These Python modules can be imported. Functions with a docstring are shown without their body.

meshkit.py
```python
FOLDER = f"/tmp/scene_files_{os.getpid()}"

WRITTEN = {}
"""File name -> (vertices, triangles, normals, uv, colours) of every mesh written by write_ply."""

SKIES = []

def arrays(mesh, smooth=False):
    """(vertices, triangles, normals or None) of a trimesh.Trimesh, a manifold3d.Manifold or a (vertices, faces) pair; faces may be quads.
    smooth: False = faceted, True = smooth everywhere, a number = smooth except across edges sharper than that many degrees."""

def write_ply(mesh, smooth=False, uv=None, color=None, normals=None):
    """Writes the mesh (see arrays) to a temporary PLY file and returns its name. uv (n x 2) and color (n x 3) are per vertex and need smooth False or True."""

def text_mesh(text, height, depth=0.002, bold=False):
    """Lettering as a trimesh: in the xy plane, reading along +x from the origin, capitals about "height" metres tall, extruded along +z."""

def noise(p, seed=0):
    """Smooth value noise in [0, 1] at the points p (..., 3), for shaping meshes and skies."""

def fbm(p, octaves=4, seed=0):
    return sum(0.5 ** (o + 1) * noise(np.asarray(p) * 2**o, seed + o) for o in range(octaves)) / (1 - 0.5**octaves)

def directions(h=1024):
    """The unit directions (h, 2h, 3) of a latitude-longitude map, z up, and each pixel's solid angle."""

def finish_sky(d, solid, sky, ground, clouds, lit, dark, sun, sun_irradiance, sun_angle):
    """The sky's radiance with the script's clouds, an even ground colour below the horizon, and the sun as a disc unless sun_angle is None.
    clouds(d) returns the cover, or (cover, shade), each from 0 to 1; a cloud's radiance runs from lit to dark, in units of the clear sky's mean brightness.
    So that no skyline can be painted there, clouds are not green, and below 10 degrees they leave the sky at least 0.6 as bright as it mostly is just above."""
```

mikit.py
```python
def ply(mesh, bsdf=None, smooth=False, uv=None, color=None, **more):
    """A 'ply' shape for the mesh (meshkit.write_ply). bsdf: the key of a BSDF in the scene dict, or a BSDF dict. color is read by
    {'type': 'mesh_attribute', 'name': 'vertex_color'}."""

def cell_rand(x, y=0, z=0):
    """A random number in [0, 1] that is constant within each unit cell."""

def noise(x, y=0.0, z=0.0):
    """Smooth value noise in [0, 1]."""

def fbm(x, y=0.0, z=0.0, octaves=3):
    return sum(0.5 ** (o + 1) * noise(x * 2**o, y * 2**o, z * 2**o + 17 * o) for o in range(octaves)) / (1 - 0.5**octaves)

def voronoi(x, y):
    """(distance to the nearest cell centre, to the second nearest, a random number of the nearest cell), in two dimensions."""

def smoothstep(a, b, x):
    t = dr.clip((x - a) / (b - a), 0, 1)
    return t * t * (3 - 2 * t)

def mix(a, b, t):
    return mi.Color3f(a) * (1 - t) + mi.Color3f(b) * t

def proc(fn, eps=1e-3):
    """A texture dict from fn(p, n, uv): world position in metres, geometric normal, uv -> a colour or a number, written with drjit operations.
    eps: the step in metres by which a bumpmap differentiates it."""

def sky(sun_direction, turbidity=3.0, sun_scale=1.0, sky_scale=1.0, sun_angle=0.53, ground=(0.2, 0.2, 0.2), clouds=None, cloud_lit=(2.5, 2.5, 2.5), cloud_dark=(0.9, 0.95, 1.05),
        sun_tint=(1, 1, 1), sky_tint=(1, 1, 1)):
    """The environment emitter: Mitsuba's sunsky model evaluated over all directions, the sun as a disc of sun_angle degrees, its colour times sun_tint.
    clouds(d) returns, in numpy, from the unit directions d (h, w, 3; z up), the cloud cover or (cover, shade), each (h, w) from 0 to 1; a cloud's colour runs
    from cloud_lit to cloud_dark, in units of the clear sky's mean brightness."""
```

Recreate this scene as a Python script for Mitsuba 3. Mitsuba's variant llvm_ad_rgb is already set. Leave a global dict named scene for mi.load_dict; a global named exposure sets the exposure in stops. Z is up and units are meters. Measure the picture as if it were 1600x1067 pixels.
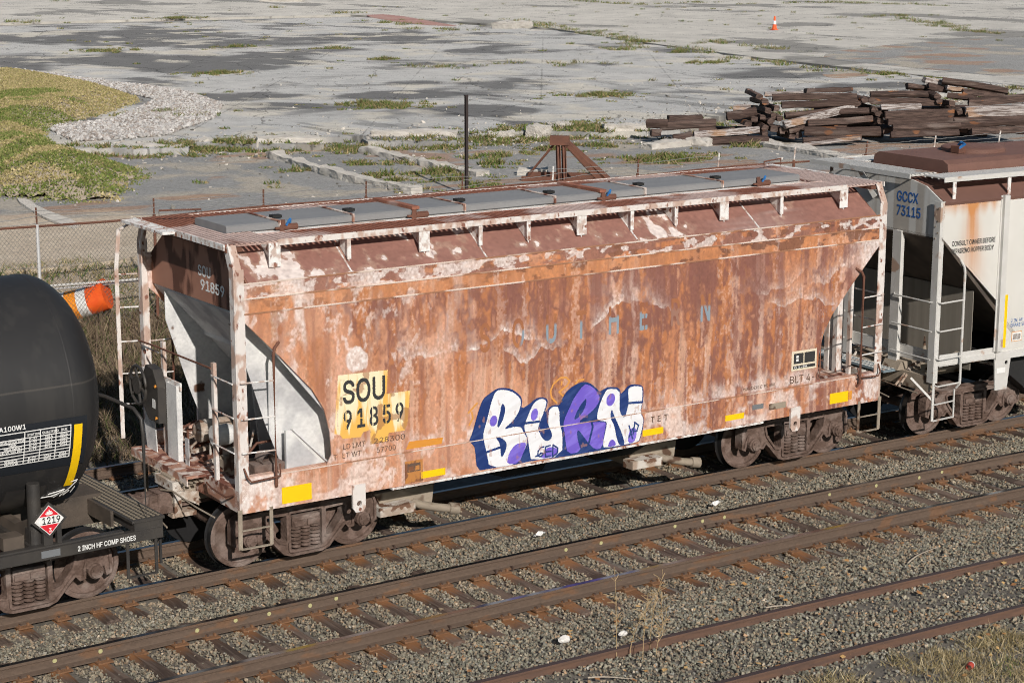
import math, random
import numpy as np, trimesh, shapely, drjit as dr
import mitsuba as mi
import mikit, meshkit
from shapely.geometry import Polygon, LineString, Point
from mikit import noise, fbm, voronoi, cell_rand, smoothstep, mix

T = mi.ScalarTransform4f
scene, labels = {}, {}
rng = np.random.default_rng(91)
random.seed(91)

# ---------------------------------------------------------------- camera, sky, exposure
CAM = np.array([-16.603, -24.240, 8.611])
YAW, PITCH, ROLL = 0.59025, 0.208433, 0.00106
fw = np.array([math.sin(YAW) * math.cos(PITCH), math.cos(YAW) * math.cos(PITCH), -math.sin(PITCH)])
rt = np.array([math.cos(YAW), -math.sin(YAW), 0.0])
up = np.cross(rt, fw)
up = up * math.cos(ROLL) - rt * math.sin(ROLL)
scene['camera'] = {'type': 'perspective', 'fov': 2 * math.degrees(math.atan(800 / 3044.1)), 'fov_axis': 'x', 'near_clip': 0.5, 'far_clip': 3000.0,
                   'to_world': T().look_at(origin=CAM.tolist(), target=(CAM + fw).tolist(), up=up.tolist())}
SUN = np.array([-0.225, -0.866, 0.445])
scene['sky'] = mikit.sky(SUN.tolist(), turbidity=3, sky_scale=0.5, sun_tint=(0.83, 1.0, 1.44), ground=(0.2, 0.19, 0.17))
exposure = 1.88

# ---------------------------------------------------------------- materials
def C3(*a): return mi.Color3f(*a)
def proc(fn): return mikit.proc(fn)
def flat(key, c, rough=0.7, metallic=0.0, spec=0.35):
    scene[key] = {'type': 'twosided', 'b': {'type': 'principled', 'base_color': {'type': 'rgb', 'value': list(c)}, 'roughness': rough, 'metallic': metallic, 'specular': spec}}
def surf(key, fn, rough=0.8, bump=None, bscale=1.0, spec=0.25, metallic=0.0, eps=2e-3):
    b = {'type': 'principled', 'base_color': proc(fn) if callable(fn) else fn, 'roughness': rough, 'specular': spec, 'metallic': metallic}
    if bump is not None:
        b = {'type': 'bumpmap', 'scale': bscale, 'nested': b, 'tex': mikit.proc(bump, eps)}
    scene[key] = {'type': 'twosided', 'b': b}
VC = {'type': 'mesh_attribute', 'name': 'vertex_color'}
def vcol(key, rough=0.9, spec=0.2): surf(key, VC, rough, spec=spec)

def rust_side(p, n, uv):
    x, z = p.x, p.z
    w = fbm(x * 1.1 + 3, z * 1.1, p.y * .2, 3)
    big = fbm(x * 1.15 + w * .9, z * .5 + 5, 1.0, 4)
    streak = fbm(x * 6.5 + w * 1.6, z * .6, 3.0, 4)
    fine = fbm(x * 36, z * 26, 9.0, 2)
    mott = fbm(x * 11 + 2 * w, z * 7, 6.0, 3)
    blot = fbm(x * 2.6 + 7, z * 1.9 + w * 2, 5.0, 4)
    right = smoothstep(-4.2, 1.6, x)
    band = smoothstep(3.66, 3.70, z)
    top = smoothstep(3.87, 3.90, z)
    low = 1 - smoothstep(1.44, 1.5, z)
    # faded salmon paint, orange rust, brown rust
    c = mix((.56, .285, .18), (.46, .20, .105), smoothstep(.40, .60, blot + .12 * right - .04))
    orange = smoothstep(.40, .66, streak * .40 + mott * .35 + fine * .25 + .05 * right - .02)
    c = mix(c, (.56, .205, .075), orange * (.30 + .50 * right))
    c = mix(c, (.50, .33, .235), smoothstep(.52, .70, streak * .6 + mott * .4) * (.75 - .35 * right))
    dk = big * .46 + streak * .30 + mott * .24 + right * .135 - .030 - .10 * band - .05 * low - .10 * (1 - smoothstep(1.6, 2.6, z)) * (1 - right * .75)
    brown = smoothstep(.465, .565, dk)
    c = mix(c, mix((.265, .115, .086), (.195, .080, .060), fine), brown * .94)
    c = mix(c, (.54, .215, .085), brown * smoothstep(.45, .62, mott * .45 + streak * .55) * .72)
    c = mix(c, (.68, .49, .42), smoothstep(.52, .66, fbm(x * 4.5 + w, z * .35, 23.0, 3)) * smoothstep(.35, .6, mott) * (.22 + .18 * right) * (1 - top))
    # rain runs over the lower half
    drip = fbm(x * 12 + w * 1.5, z * .9, 13.0, 3)
    lowhalf = 1 - smoothstep(2.2, 3.3, z + .5 * (big - .5))
    c = mix(c, (.64, .43, .33), smoothstep(.50, .66, drip * .8 + fine * .2) * lowhalf * .50)
    c = mix(c, (.23, .095, .072), smoothstep(.56, .68, fbm(x * 10 + 5, z * .8, 17.0, 3) * .75 + fine * .25) * (.35 + .4 * right) * (1 - top))
    # eaves: blotched band, then flaking brown and white up to the crease
    c = mix(c, (.53, .23, .10), band * (1 - top) * .55)
    c = mix(c, (.13, .06, .045), band * smoothstep(.52, .60, fbm(x * 4, z * 7, 2.0, 4)) * (.35 + .4 * right))
    c = mix(c, (.27, .13, .10), top * smoothstep(.40, .52, fbm(x * 3, z * 8, 4.0, 4)) * .85)
    # pale undercoat laid bare along ragged crests: sharp below, fading upwards
    pale = mi.Float(0)
    for (z0, xa, xb, s, amp, h) in ((2.98, -3.4, 1.4, 1.3, .80, .14), (3.25, 2.9, 4.2, 7.7, .40, .14), (3.12, 3.9, 5.8, 4.1, .55, .16), (2.70, 3.4, 4.9, 9.2, .5, .12), (2.6, -3.6, -.6, 21.0, .6, .12)):
        zc = z0 + .75 * (fbm(x * .9 + s, s, 1.0, 2) - .5) + .30 * (fbm(x * 3.4 + s, s, 2.0, 3) - .5) + .10 * (fbm(x * 14, s, z * 3, 2) - .5)
        d = z - zc
        on = smoothstep(xa - .3, xa + .3, x) * (1 - smoothstep(xb - .3, xb + .3, x)) * smoothstep(.43, .53, fbm(x * 1.5 + 2 * s, z * .8, s, 3))
        pale = dr.maximum(pale, 1.2 * amp * on * smoothstep(0, .02, d) * dr.exp(-dr.maximum(d, 0) / h) * (.30 + 1.1 * mott) * (.7 + .6 * fine))
    scuff = smoothstep(.555, .66, fbm(x * 4.2 + w * 2.6, z * 3.0 - x * 1.6, 8.0, 4) * .72 + mott * .18 + fine * .10) * (1 - smoothstep(-3.4, -1.8, x)) * .62
    chalk = smoothstep(.46, .68, fbm(x * 3.6 + .6 * w, z * .8 + 3, 41.0, 4) * .85 + mott * .15) * (1 - smoothstep(-3.6, -1.5, x)) * smoothstep(2.2, 3.2, z) * .8
    scuff = dr.maximum(scuff * .8, chalk)
    run = smoothstep(.60, .70, streak * .6 + fine * .2 + mott * .2) * .22
    ends = smoothstep(4.9, 5.7, x) * smoothstep(2.95, 3.3, z) * (1 - band) * smoothstep(.36, .52, blot * .6 + mott * .4)
    lowl = (1 - smoothstep(-5.5, -4.7, x + .9 * (blot - .5))) * low * smoothstep(.30, .46, blot * .5 + mott * .5)
    lowr = smoothstep(5.0, 5.6, x) * low * smoothstep(.42, .52, mott)
    sill = smoothstep(1.44, 1.52, z) * (1 - smoothstep(1.52, 1.80, z + .25 * (streak - .5))) * smoothstep(.34, .56, blot * .4 + mott * .6)
    crease = top * smoothstep(.52, .60, fbm(x * 5, z * 9, 3.0, 4) + .08 * smoothstep(3.98, 4.08, z) + .03 * (1 - right) - .03)
    lowp = low * smoothstep(.50, .64, fbm(x * 2.4, z * 3.0, 61.0, 4)) * .6
    pale = dr.maximum(dr.maximum(dr.maximum(pale, scuff), dr.maximum(run, lowp)), dr.maximum(dr.maximum(ends * .85, lowr * .7), dr.maximum(lowl * .95, dr.maximum(sill * .62, crease * .75))))
    circ = 1 - smoothstep(.155, .19, dr.sqrt(dr.square(x + 3.946) + dr.square(z - 2.88)) + .06 * (mott - .5))
    pale = dr.maximum(pale, circ * .9)
    c = mix(c, mix((.70, .58, .52), (.80, .78, .77), fine), dr.clip(pale, 0, 1) * (.72 + .28 * fine))
    # darker scale under the eaves and towards the right end
    up_ = smoothstep(2.6, 3.3, z) * (1 - band) * smoothstep(-3.2, -.6, x)
    c = mix(c, (.225, .098, .078), up_ * smoothstep(.46, .58, fbm(x * 4.2 + 1.3 * w, z * .55, 31.0, 4) + .03 * right) * (.50 + .35 * mott) * (1 - dr.clip(pale, 0, 1)))
    return c * (.80 + .36 * fine) * (.90 + .18 * fbm(x * 16, z * .9, 51.0, 3))

def rust_roof(p, n, uv):
    x, y, z = p.x, p.y, p.z
    w = fbm(x * 2, y * 3, z * 3, 3)
    f = fbm(x * 16, y * 16, z * 16, 2)
    c = mix((.235, .115, .092), (.325, .165, .132), fbm(x * 1.2, y * 3, z * 3, 3))
    fl = fbm(x * 1.5 + w * 1.2, y * 1.9 + 4 + w * .8, z * 1.9, 4) * .62 + fbm(x * 8, y * 5, z * 5, 4) * .38 + .05 * (f - .5) + .045 * (1 - smoothstep(-3.0, 3.5, x)) - .012
    c = mix(c, (.76, .69, .65), smoothstep(.60, .635, fl) * (.6 + .4 * f))
    c = mix(c, (.40, .26, .2), smoothstep(.54, .60, fl) * (1 - smoothstep(.60, .635, fl)) * .6)
    c = mix(c, (.50, .42, .40), smoothstep(.5, .75, fbm(x * .5 + 2, y * 6, z * 6, 2)) * smoothstep(2.0, 3.2, x) * (1 - smoothstep(3.4, 4.6, x)) * .6)
    return c * (.8 + .4 * f)

def rust_board(p, n, uv):
    x, y = p.x, p.y
    f = fbm(x * 9, y * 9, p.z * 9, 3)
    c = mix((.20, .08, .055), (.30, .125, .08), f)
    pale = smoothstep(.47, .60, fbm(x * .9 + 5, y * .9, 1.0, 4) + .10 * smoothstep(4.2, 5.2, x) - .02)
    return mix(c, (.56, .44, .40), pale * .85) * (.75 + .5 * f)

def white_worn(p, n, uv):
    x, y, z = p.x, p.y, p.z
    f = fbm(x * 14, y * 14, z * 9, 4)
    c = mix((.72, .71, .69), (.50, .40, .35), smoothstep(.45, .65, f))
    c = mix(c, (.25, .12, .085), smoothstep(.60, .70, fbm(x * 16 + 3, y * 16, z * 11, 4)))
    return c * (.85 + .3 * fbm(x * 40, y * 40, z * 40, 2))

def dirty_white(p, n, uv):
    x, y, z = p.x, p.y, p.z
    f = fbm(x * 3, y * 3, z * 2, 4)
    c = mix((.66, .66, .65), (.44, .44, .45), smoothstep(.4, .7, f))
    return mix(c, (.13, .07, .045), smoothstep(.69, .74, fbm(x * 2.4 + 9, y * 2.4, z * 2.4, 4))) * (.9 + .2 * fbm(x * 30, y * 30, z * 30, 2))

def pinkish(p, n, uv):
    x, y, z = p.x, p.y, p.z
    f = fbm(x * 5, y * 5, z * 5, 4)
    c = mix((.36, .19, .135), (.60, .52, .47), smoothstep(.42, .6, f))
    return mix(c, (.17, .07, .05), smoothstep(.58, .66, fbm(x * 7, y * 7, z * 7 + 3, 3)))

def truck_brown(p, n, uv):
    x, y, z = p.x, p.y, p.z
    f = fbm(x * 8, y * 8, z * 8, 4)
    c = mix((.16, .112, .093), (.10, .066, .052), smoothstep(.38, .62, f))
    c = mix(c, (.29, .24, .215), smoothstep(.5, .75, fbm(x * 3, y * 3, z * 3 + 7, 3)) * .6)
    return c * (.8 + .4 * fbm(x * 45, y * 45, z * 45, 2))

def rail_brown(p, n, uv):
    x, y, z = p.x, p.y, p.z
    f = fbm(x * 2.0, y * 8, z * 30, 4)
    c = mix((.095, .068, .052), (.135, .095, .070), f)
    c = mix(c, (.19, .095, .045), smoothstep(.58, .72, fbm(x * 3.1, y * 5, z * 6, 3)) * .5)
    return c * (.85 + .3 * fbm(x * 30, y * 30, z * 30, 2))

def tie_wood(p, n, uv):
    x, y, z = p.x, p.y, p.z
    k = cell_rand(dr.floor(x / .495), dr.floor(y / 3.5), 3)
    g = fbm(x * 42, y * 2.2, z * 30, 4)
    c = mix((.060, .043, .035), (.15, .112, .09), smoothstep(.3, .7, g * .7 + k * .3))
    rail = dr.minimum(dr.abs(dr.abs(y + .02) - .75), dr.abs(dr.abs(y + 3.48) - .75))
    return mix(c, (.29, .13, .05), (1 - smoothstep(.12, .50, rail + .3 * (g - .5))) * .75 * smoothstep(.2, .6, k + .25))

def timber_wood(p, n, uv):
    x, y, z = p.x, p.y, p.z
    a = x * .70 - y * .71; b = x * .71 + y * .70
    g = fbm(a * 1.6, b * 17, z * 24, 4)
    c = mix((.055, .037, .031), (.135, .09, .074), smoothstep(.3, .75, g))
    c = mix(c, (.25, .20, .175), smoothstep(.60, .75, fbm(a * .8, b * 4, z * 5 + 3, 3)) * .5)
    return mix(c, (.34, .14, .055), smoothstep(.68, .74, fbm(a * 1.4 + 8, b * 2.5, z * 3, 3)) * .7)
def timber_pale(p, n, uv):
    x, y, z = p.x, p.y, p.z
    a = x * .70 - y * .71; b = x * .71 + y * .70
    g = fbm(a * 1.3, b * 18, z * 26, 4)
    c = mix((.16, .125, .11), (.46, .42, .40), smoothstep(.35, .65, g))
    return mix(c, (.36, .2, .1), smoothstep(.6, .7, fbm(a * 1.4 + 8, b * 2.5, z * 3, 3)) * .6)

def ground_fn(p, n, uv):
    x, y = p.x, p.y
    f = fbm(x * 9, y * 9, 1.0, 4); g = fbm(x * .6, y * .6, 4.0, 3)
    c = mix((.11, .10, .085), (.19, .17, .145), f)
    soil = smoothstep(6.0, 9.0, y + 2 * (g - .5))
    c = mix(c, mix((.19, .14, .095), (.32, .25, .175), f), soil)
    c = mix(c, mix((.38, .31, .23), (.48, .41, .32), f), smoothstep(11.6, 13.0, y + .8 * (g - .5)))
    near = 1 - smoothstep(-10.3, -9.0, y + 1.4 * (g - .5))
    return mix(c, mix((.15, .12, .085), (.25, .2, .13), f), near)

def concrete_fn(p, n, uv):
    x, y = p.x, p.y
    w = fbm(x * .12, y * .12, 2.0, 3)
    f = fbm(x * 1.6, y * 1.6, 3.0, 4)
    m = fbm(x * .16 + w, y * .16, 7.0, 4)
    c = mix((.345, .345, .335), (.435, .425, .405), m)
    d = 0.0
    for (sx, sy, r) in DARK:
        q = dr.sqrt(dr.square(x - sx) + dr.square(y - sy)) / r
        d = dr.maximum(mi.Float(d), 1 - smoothstep(.25, 1.15, q))
    st = smoothstep(.40, .64, fbm(x * .33 + 3 * w, y * .28, 5.0, 4) + .40 * d - .10)
    c = mix(c, (.105, .103, .102), st * .88)
    c = mix(c, (.47, .44, .38), smoothstep(.56, .72, fbm(x * .5, y * .4 + 9, 1.0, 4)) * .8)
    jx = dr.abs(x * .82 - y * .57 - 6 * dr.floor((x * .82 - y * .57) / 6 + .5)); jy = dr.abs(x * .57 + y * .82 - 6 * dr.floor((x * .57 + y * .82) / 6 + .5))
    j = dr.minimum(jx, jy) + .12 * (f - .5)
    c = c * (1 - .34 * (1 - smoothstep(.01, .045, j)) * smoothstep(.35, .55, m + .1))
    v1, v2, vk = voronoi(x * .21 + .5 * w, y * .21 + .6 * fbm(x * .6, y * .6, 4.0, 3))
    c = c * (1 - .45 * (1 - smoothstep(.006, .022, v2 - v1)))
    return c * (.86 + .28 * f) * (.9 + .2 * noise(x * 14, y * 14, 1.0)) * (1 - .35 * smoothstep(.62, .7, fbm(x * .9, y * .25, 11.0, 3)) * (1 - smoothstep(34, 60, y)))

def concrete_far(p, n, uv):
    x, y = p.x, p.y
    f = fbm(x * 1.2, y * 1.2, 3.0, 4)
    c = mix((.36, .345, .315), (.47, .45, .41), fbm(x * .3, y * .25, 2.0, 4))
    c = mix(c, (.17, .165, .155), smoothstep(.58, .66, fbm(x * .22 + 4, y * .13, 5.0, 4)) * .8)
    v1, v2, vk = voronoi(x * .16 + fbm(x * .4, y * .4, 1.0, 2), y * .13)
    c = c * (1 - .4 * (1 - smoothstep(.01, .035, v2 - v1)))
    return c * (.8 + .4 * f)

def asphalt_fn(p, n, uv):
    x, y = p.x, p.y
    f = fbm(x * 2, y * 2, 3.0, 4); g = fbm(x * .35, y * .35, 6.0, 4)
    c = mix((.20, .20, .195), (.275, .27, .26), g)
    c = mix(c, (.36, .32, .26), smoothstep(.56, .68, fbm(x * .5 + 4, y * .5, 2.0, 4)) * .75)
    c = mix(c, (.30, .17, .10), smoothstep(.64, .72, fbm(x * .4 + 9, y * .6, 8.0, 3)) * .6)
    sand = smoothstep(17.5, 15.0, y + 3 * (g - .5)) if False else 1 - smoothstep(14.8, 17.0, y + 5 * (g - .5) - 5.5 * (1 - smoothstep(2.0, 7.0, x)))
    c = mix(c, mix((.40, .33, .25), (.50, .43, .34), f), sand)
    return c * (.78 + .44 * noise(x * 18, y * 18, 2.0))

def chunk_fn(p, n, uv):
    x, y, z = p.x, p.y, p.z
    f = fbm(x * 5, y * 5, z * 5, 4)
    return mix((.38, .35, .31), (.60, .57, .52), f)

def tank_black(p, n, uv):
    x, y, z = p.x, p.y, p.z
    f = fbm(x * 1.2, y * 1.2, z * .5, 4)
    c = mix((.017, .017, .018), (.034, .033, .033), f)
    c = mix(c, (.060, .056, .050), smoothstep(.5, .7, fbm(x * 5, y * 5, z * .35, 4)) * .22 + smoothstep(1.9, 1.2, z) * .25)
    ring = 1 - smoothstep(.006, .016, dr.abs(z - 3.06 + .02 * (f - .5)))
    return mix(c, (.085, .075, .065), ring * .5)
def black_paint(p, n, uv):
    f = fbm(p.x * 4, p.y * 4, p.z * 4, 3)
    return mix((.022, .022, .024), (.065, .058, .05), f)

def grey_car(p, n, uv):
    x, y, z = p.x, p.y, p.z
    f = fbm(x * 2, y * 2, z * 1.0, 3)
    c = mix((.56, .545, .50), (.64, .63, .60), f)
    d = dr.square((x - 7.75 + .10 * (fbm(x * 2, z, 3.0, 2) - .5)) / (.09 + .12 * (4.35 - z))) + 0
    st = dr.exp(-d) * smoothstep(2.0, 4.1, z) * (.5 + .5 * fbm(x * 30, z * .8, 3.0, 3))
    top = smoothstep(3.92, 4.26, z + .18 * (fbm(x * 9, z, 1.0, 2) - .5)) * (1 - smoothstep(8.2, 8.4, x))
    return mix(c, (.50, .20, .05), dr.clip(st * 1.1 + top * .85, 0, .92))
def grey_end(p, n, uv):
    x, y, z = p.x, p.y, p.z
    f = fbm(x * 2, y * 2, z * 1.0, 3)
    c = mix((.52, .52, .50), (.60, .60, .58), f)
    c = mix(c, (.25, .20, .15), smoothstep(.55, .72, fbm(y * 7, z * .5, x, 3)) * .5)
    return mix(c, (.20, .165, .13), (1 - smoothstep(1.0, 2.0, z + .5 * f)) * .7)
def brown_car(p, n, uv):
    f = fbm(p.x * 3, p.y * 3, p.z * 3, 4)
    return mix((.145, .078, .062), (.20, .108, .085), f)
def galv(p, n, uv):
    f = fbm(p.x * 5, p.y * 5, p.z * 5, 4)
    return mix(mix((.50, .49, .46), (.60, .59, .57), f), (.33, .17, .09), smoothstep(.62, .70, fbm(p.x * 3, p.y * 3, p.z * 3 + 5, 4)) * .7)
def grimy(p, n, uv):
    f = fbm(p.x * 6, p.y * 6, p.z * 6, 4)
    return mix(mix((.20, .165, .125), (.40, .34, .27), f), (.10, .06, .04), smoothstep(.58, .68, fbm(p.x * 4, p.y * 4, p.z * 4 + 2, 3)))
def hatch_grey(p, n, uv):
    f = fbm(p.x * 1.5, p.y * 8, p.z * 2, 3)
    return mix((.20, .20, .205), (.25, .25, .25), f)
def stencil_yellow(p, n, uv):
    x, z = p.x, p.z
    f = fbm(x * 12, z * 2, 2.0, 4)
    c = mix((.80, .71, .48), (.76, .44, .10), smoothstep(.52, .72, f + .14 * smoothstep(-4.0, -3.4, x) + .26 * (1 - smoothstep(1.75, 2.05, z)) - .03))
    return mix(c, (.34, .15, .07), smoothstep(.62, .68, fbm(x * 5, z * 6, 5.0, 4)) * .7)
def lettering_fn(p, n, uv):
    x, z = p.x, p.z
    f = fbm(x * 2.2, z * 4, 6.0, 3)
    s = (1 - smoothstep(2.96, 3.02, z + .10 * (f - .5))) * smoothstep(-1.30, -1.2, x) * (1 - .8 * smoothstep(1.40, 1.45, x) * (1 - smoothstep(1.80, 1.85, x)))
    return mix(mix((.27, .105, .062), (.40, .17, .075), f), (.24, .30, .35), s)
def graf(a, b):
    def fn(p, n, uv):
        x, z = p.x, p.z
        f = fbm(x * 5, z * 16 - x * 6, 2.0, 3)
        c = mix(a, b, smoothstep(.35, .75, f))
        return mix(c, (.40, .2, .13), smoothstep(.70, .78, fbm(x * 14, z * 9, 5.0, 3)) * .45)
    return fn
def steel_rust(p, n, uv):
    f = fbm(p.x * 6, p.y * 6, p.z * 6, 4)
    return mix((.10, .05, .038), (.19, .085, .055), f)
def red_slab(p, n, uv):
    f = fbm(p.x * 1.5, p.y * 1.5, 2.0, 4)
    return mix((.28, .14, .12), (.36, .25, .22), f)
def barrel_fn(p, n, uv):
    f = fbm(p.x * 12, p.y * 12, p.z * 12, 3)
    return mix((.70, .075, .015), (.76, .13, .02), f)
# ---------------------------------------------------------------- places measured on the ground and on the car side
NAVY = [(-2.134, 1.496), (-2.084, 1.588), (-2.027, 1.763), (-1.969, 1.924), (-1.904, 2.063), (-1.797, 2.119), (-1.674, 2.181), (-1.551, 2.179), (-1.418, 2.14), (-1.318, 2.07), (-1.251, 2.004), (-1.234, 1.938), (-1.247, 1.818), (-1.099, 1.877), (-0.998, 1.942), (-0.897, 1.953), (-0.811, 1.924), (-0.777, 1.876), (-0.794, 1.821), (-0.844, 1.698), (-0.759, 1.773), (-0.691, 1.804), (-0.562, 1.786), (-0.539, 1.844), (-0.479, 1.938), (-0.394, 2.013), (-0.255, 2.068), (-0.142, 2.085), (-0.028, 2.053), (0.078, 1.973), (0.159, 1.89), (0.238, 1.923), (0.326, 1.948), (0.532, 1.904), (0.547, 1.801), (0.614, 1.844), (0.685, 1.916), (0.775, 1.927), (0.921, 1.898), (0.976, 1.856), (0.982, 1.729), (0.963, 1.597), (0.929, 1.467), (0.994, 1.383), (0.988, 1.249), (0.945, 1.09), (0.892, 1.001), (0.25, 0.991), (-0.454, 0.989), (-1.071, 1.019), (-1.299, 1.002), (-1.807, 1.013), (-2.013, 1.012), (-2.045, 1.327), (-2.061, 1.386), (-2.134, 1.46)]
WHITE = [[(-1.691, 2.148), (-1.584, 2.155), (-1.435, 2.114), (-1.318, 2.035), (-1.254, 1.955), (-1.264, 1.856), (-1.317, 1.749), (-1.417, 1.649), (-1.517, 1.592), (-1.542, 1.559), (-1.367, 1.577), (-1.267, 1.556), (-1.233, 1.522), (-1.216, 1.477), (-1.148, 1.38), (-1.148, 1.294), (-1.198, 1.186), (-1.299, 1.006), (-1.799, 1.018), (-1.848, 1.255), (-1.905, 1.477), (-1.905, 1.562), (-1.864, 1.669), (-1.798, 1.887), (-1.757, 2.022)], [(-1.183, 1.601), (-1.149, 1.668), (-1.082, 1.803), (-1.015, 1.894), (-0.913, 1.931), (-0.828, 1.905), (-0.802, 1.851), (-0.861, 1.7), (-0.912, 1.606), (-0.962, 1.484), (-0.928, 1.421), (-0.876, 1.326), (-0.808, 1.273), (-0.722, 1.289), (-0.697, 1.358), (-0.74, 1.452), (-0.775, 1.515), (-0.767, 1.702), (-0.742, 1.756), (-0.674, 1.783), (-0.579, 1.76), (-0.568, 1.485), (-0.516, 1.361), (-0.522, 1.011), (-1.071, 1.022), (-1.097, 1.127), (-1.131, 1.364), (-1.199, 1.517)], [(0.309, 1.921), (0.524, 1.878), (0.53, 1.715), (0.529, 1.523), (0.63, 1.412), (0.673, 1.547), (0.707, 1.661), (0.677, 1.858), (0.758, 1.899), (0.921, 1.878), (0.958, 1.844), (0.953, 1.613), (0.92, 1.469), (0.985, 1.37), (0.969, 1.252), (0.927, 1.093), (0.891, 1.016), (0.646, 1.014), (0.25, 1.013), (0.223, 1.077), (0.265, 1.249), (0.299, 1.384), (0.28, 1.424), (0.111, 1.463), (0.118, 1.579), (0.187, 1.761), (0.256, 1.869)]]
PURPLE = [[(-0.133, 2.045), (-0.045, 2.026), (0.061, 1.954), (0.15, 1.839), (0.155, 1.765), (0.117, 1.697), (0.012, 1.609), (-0.128, 1.54), (-0.206, 1.507), (-0.197, 1.469), (0.245, 1.422), (0.281, 1.387), (0.251, 1.251), (0.214, 1.019), (0.081, 1.016), (-0.053, 1.147), (-0.142, 1.263), (-0.231, 1.372), (-0.257, 1.324), (-0.238, 1.204), (-0.175, 1.025), (-0.42, 1.018), (-0.465, 1.237), (-0.475, 1.355), (-0.501, 1.418), (-0.494, 1.548), (-0.391, 1.723), (-0.306, 1.871)]]
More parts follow.
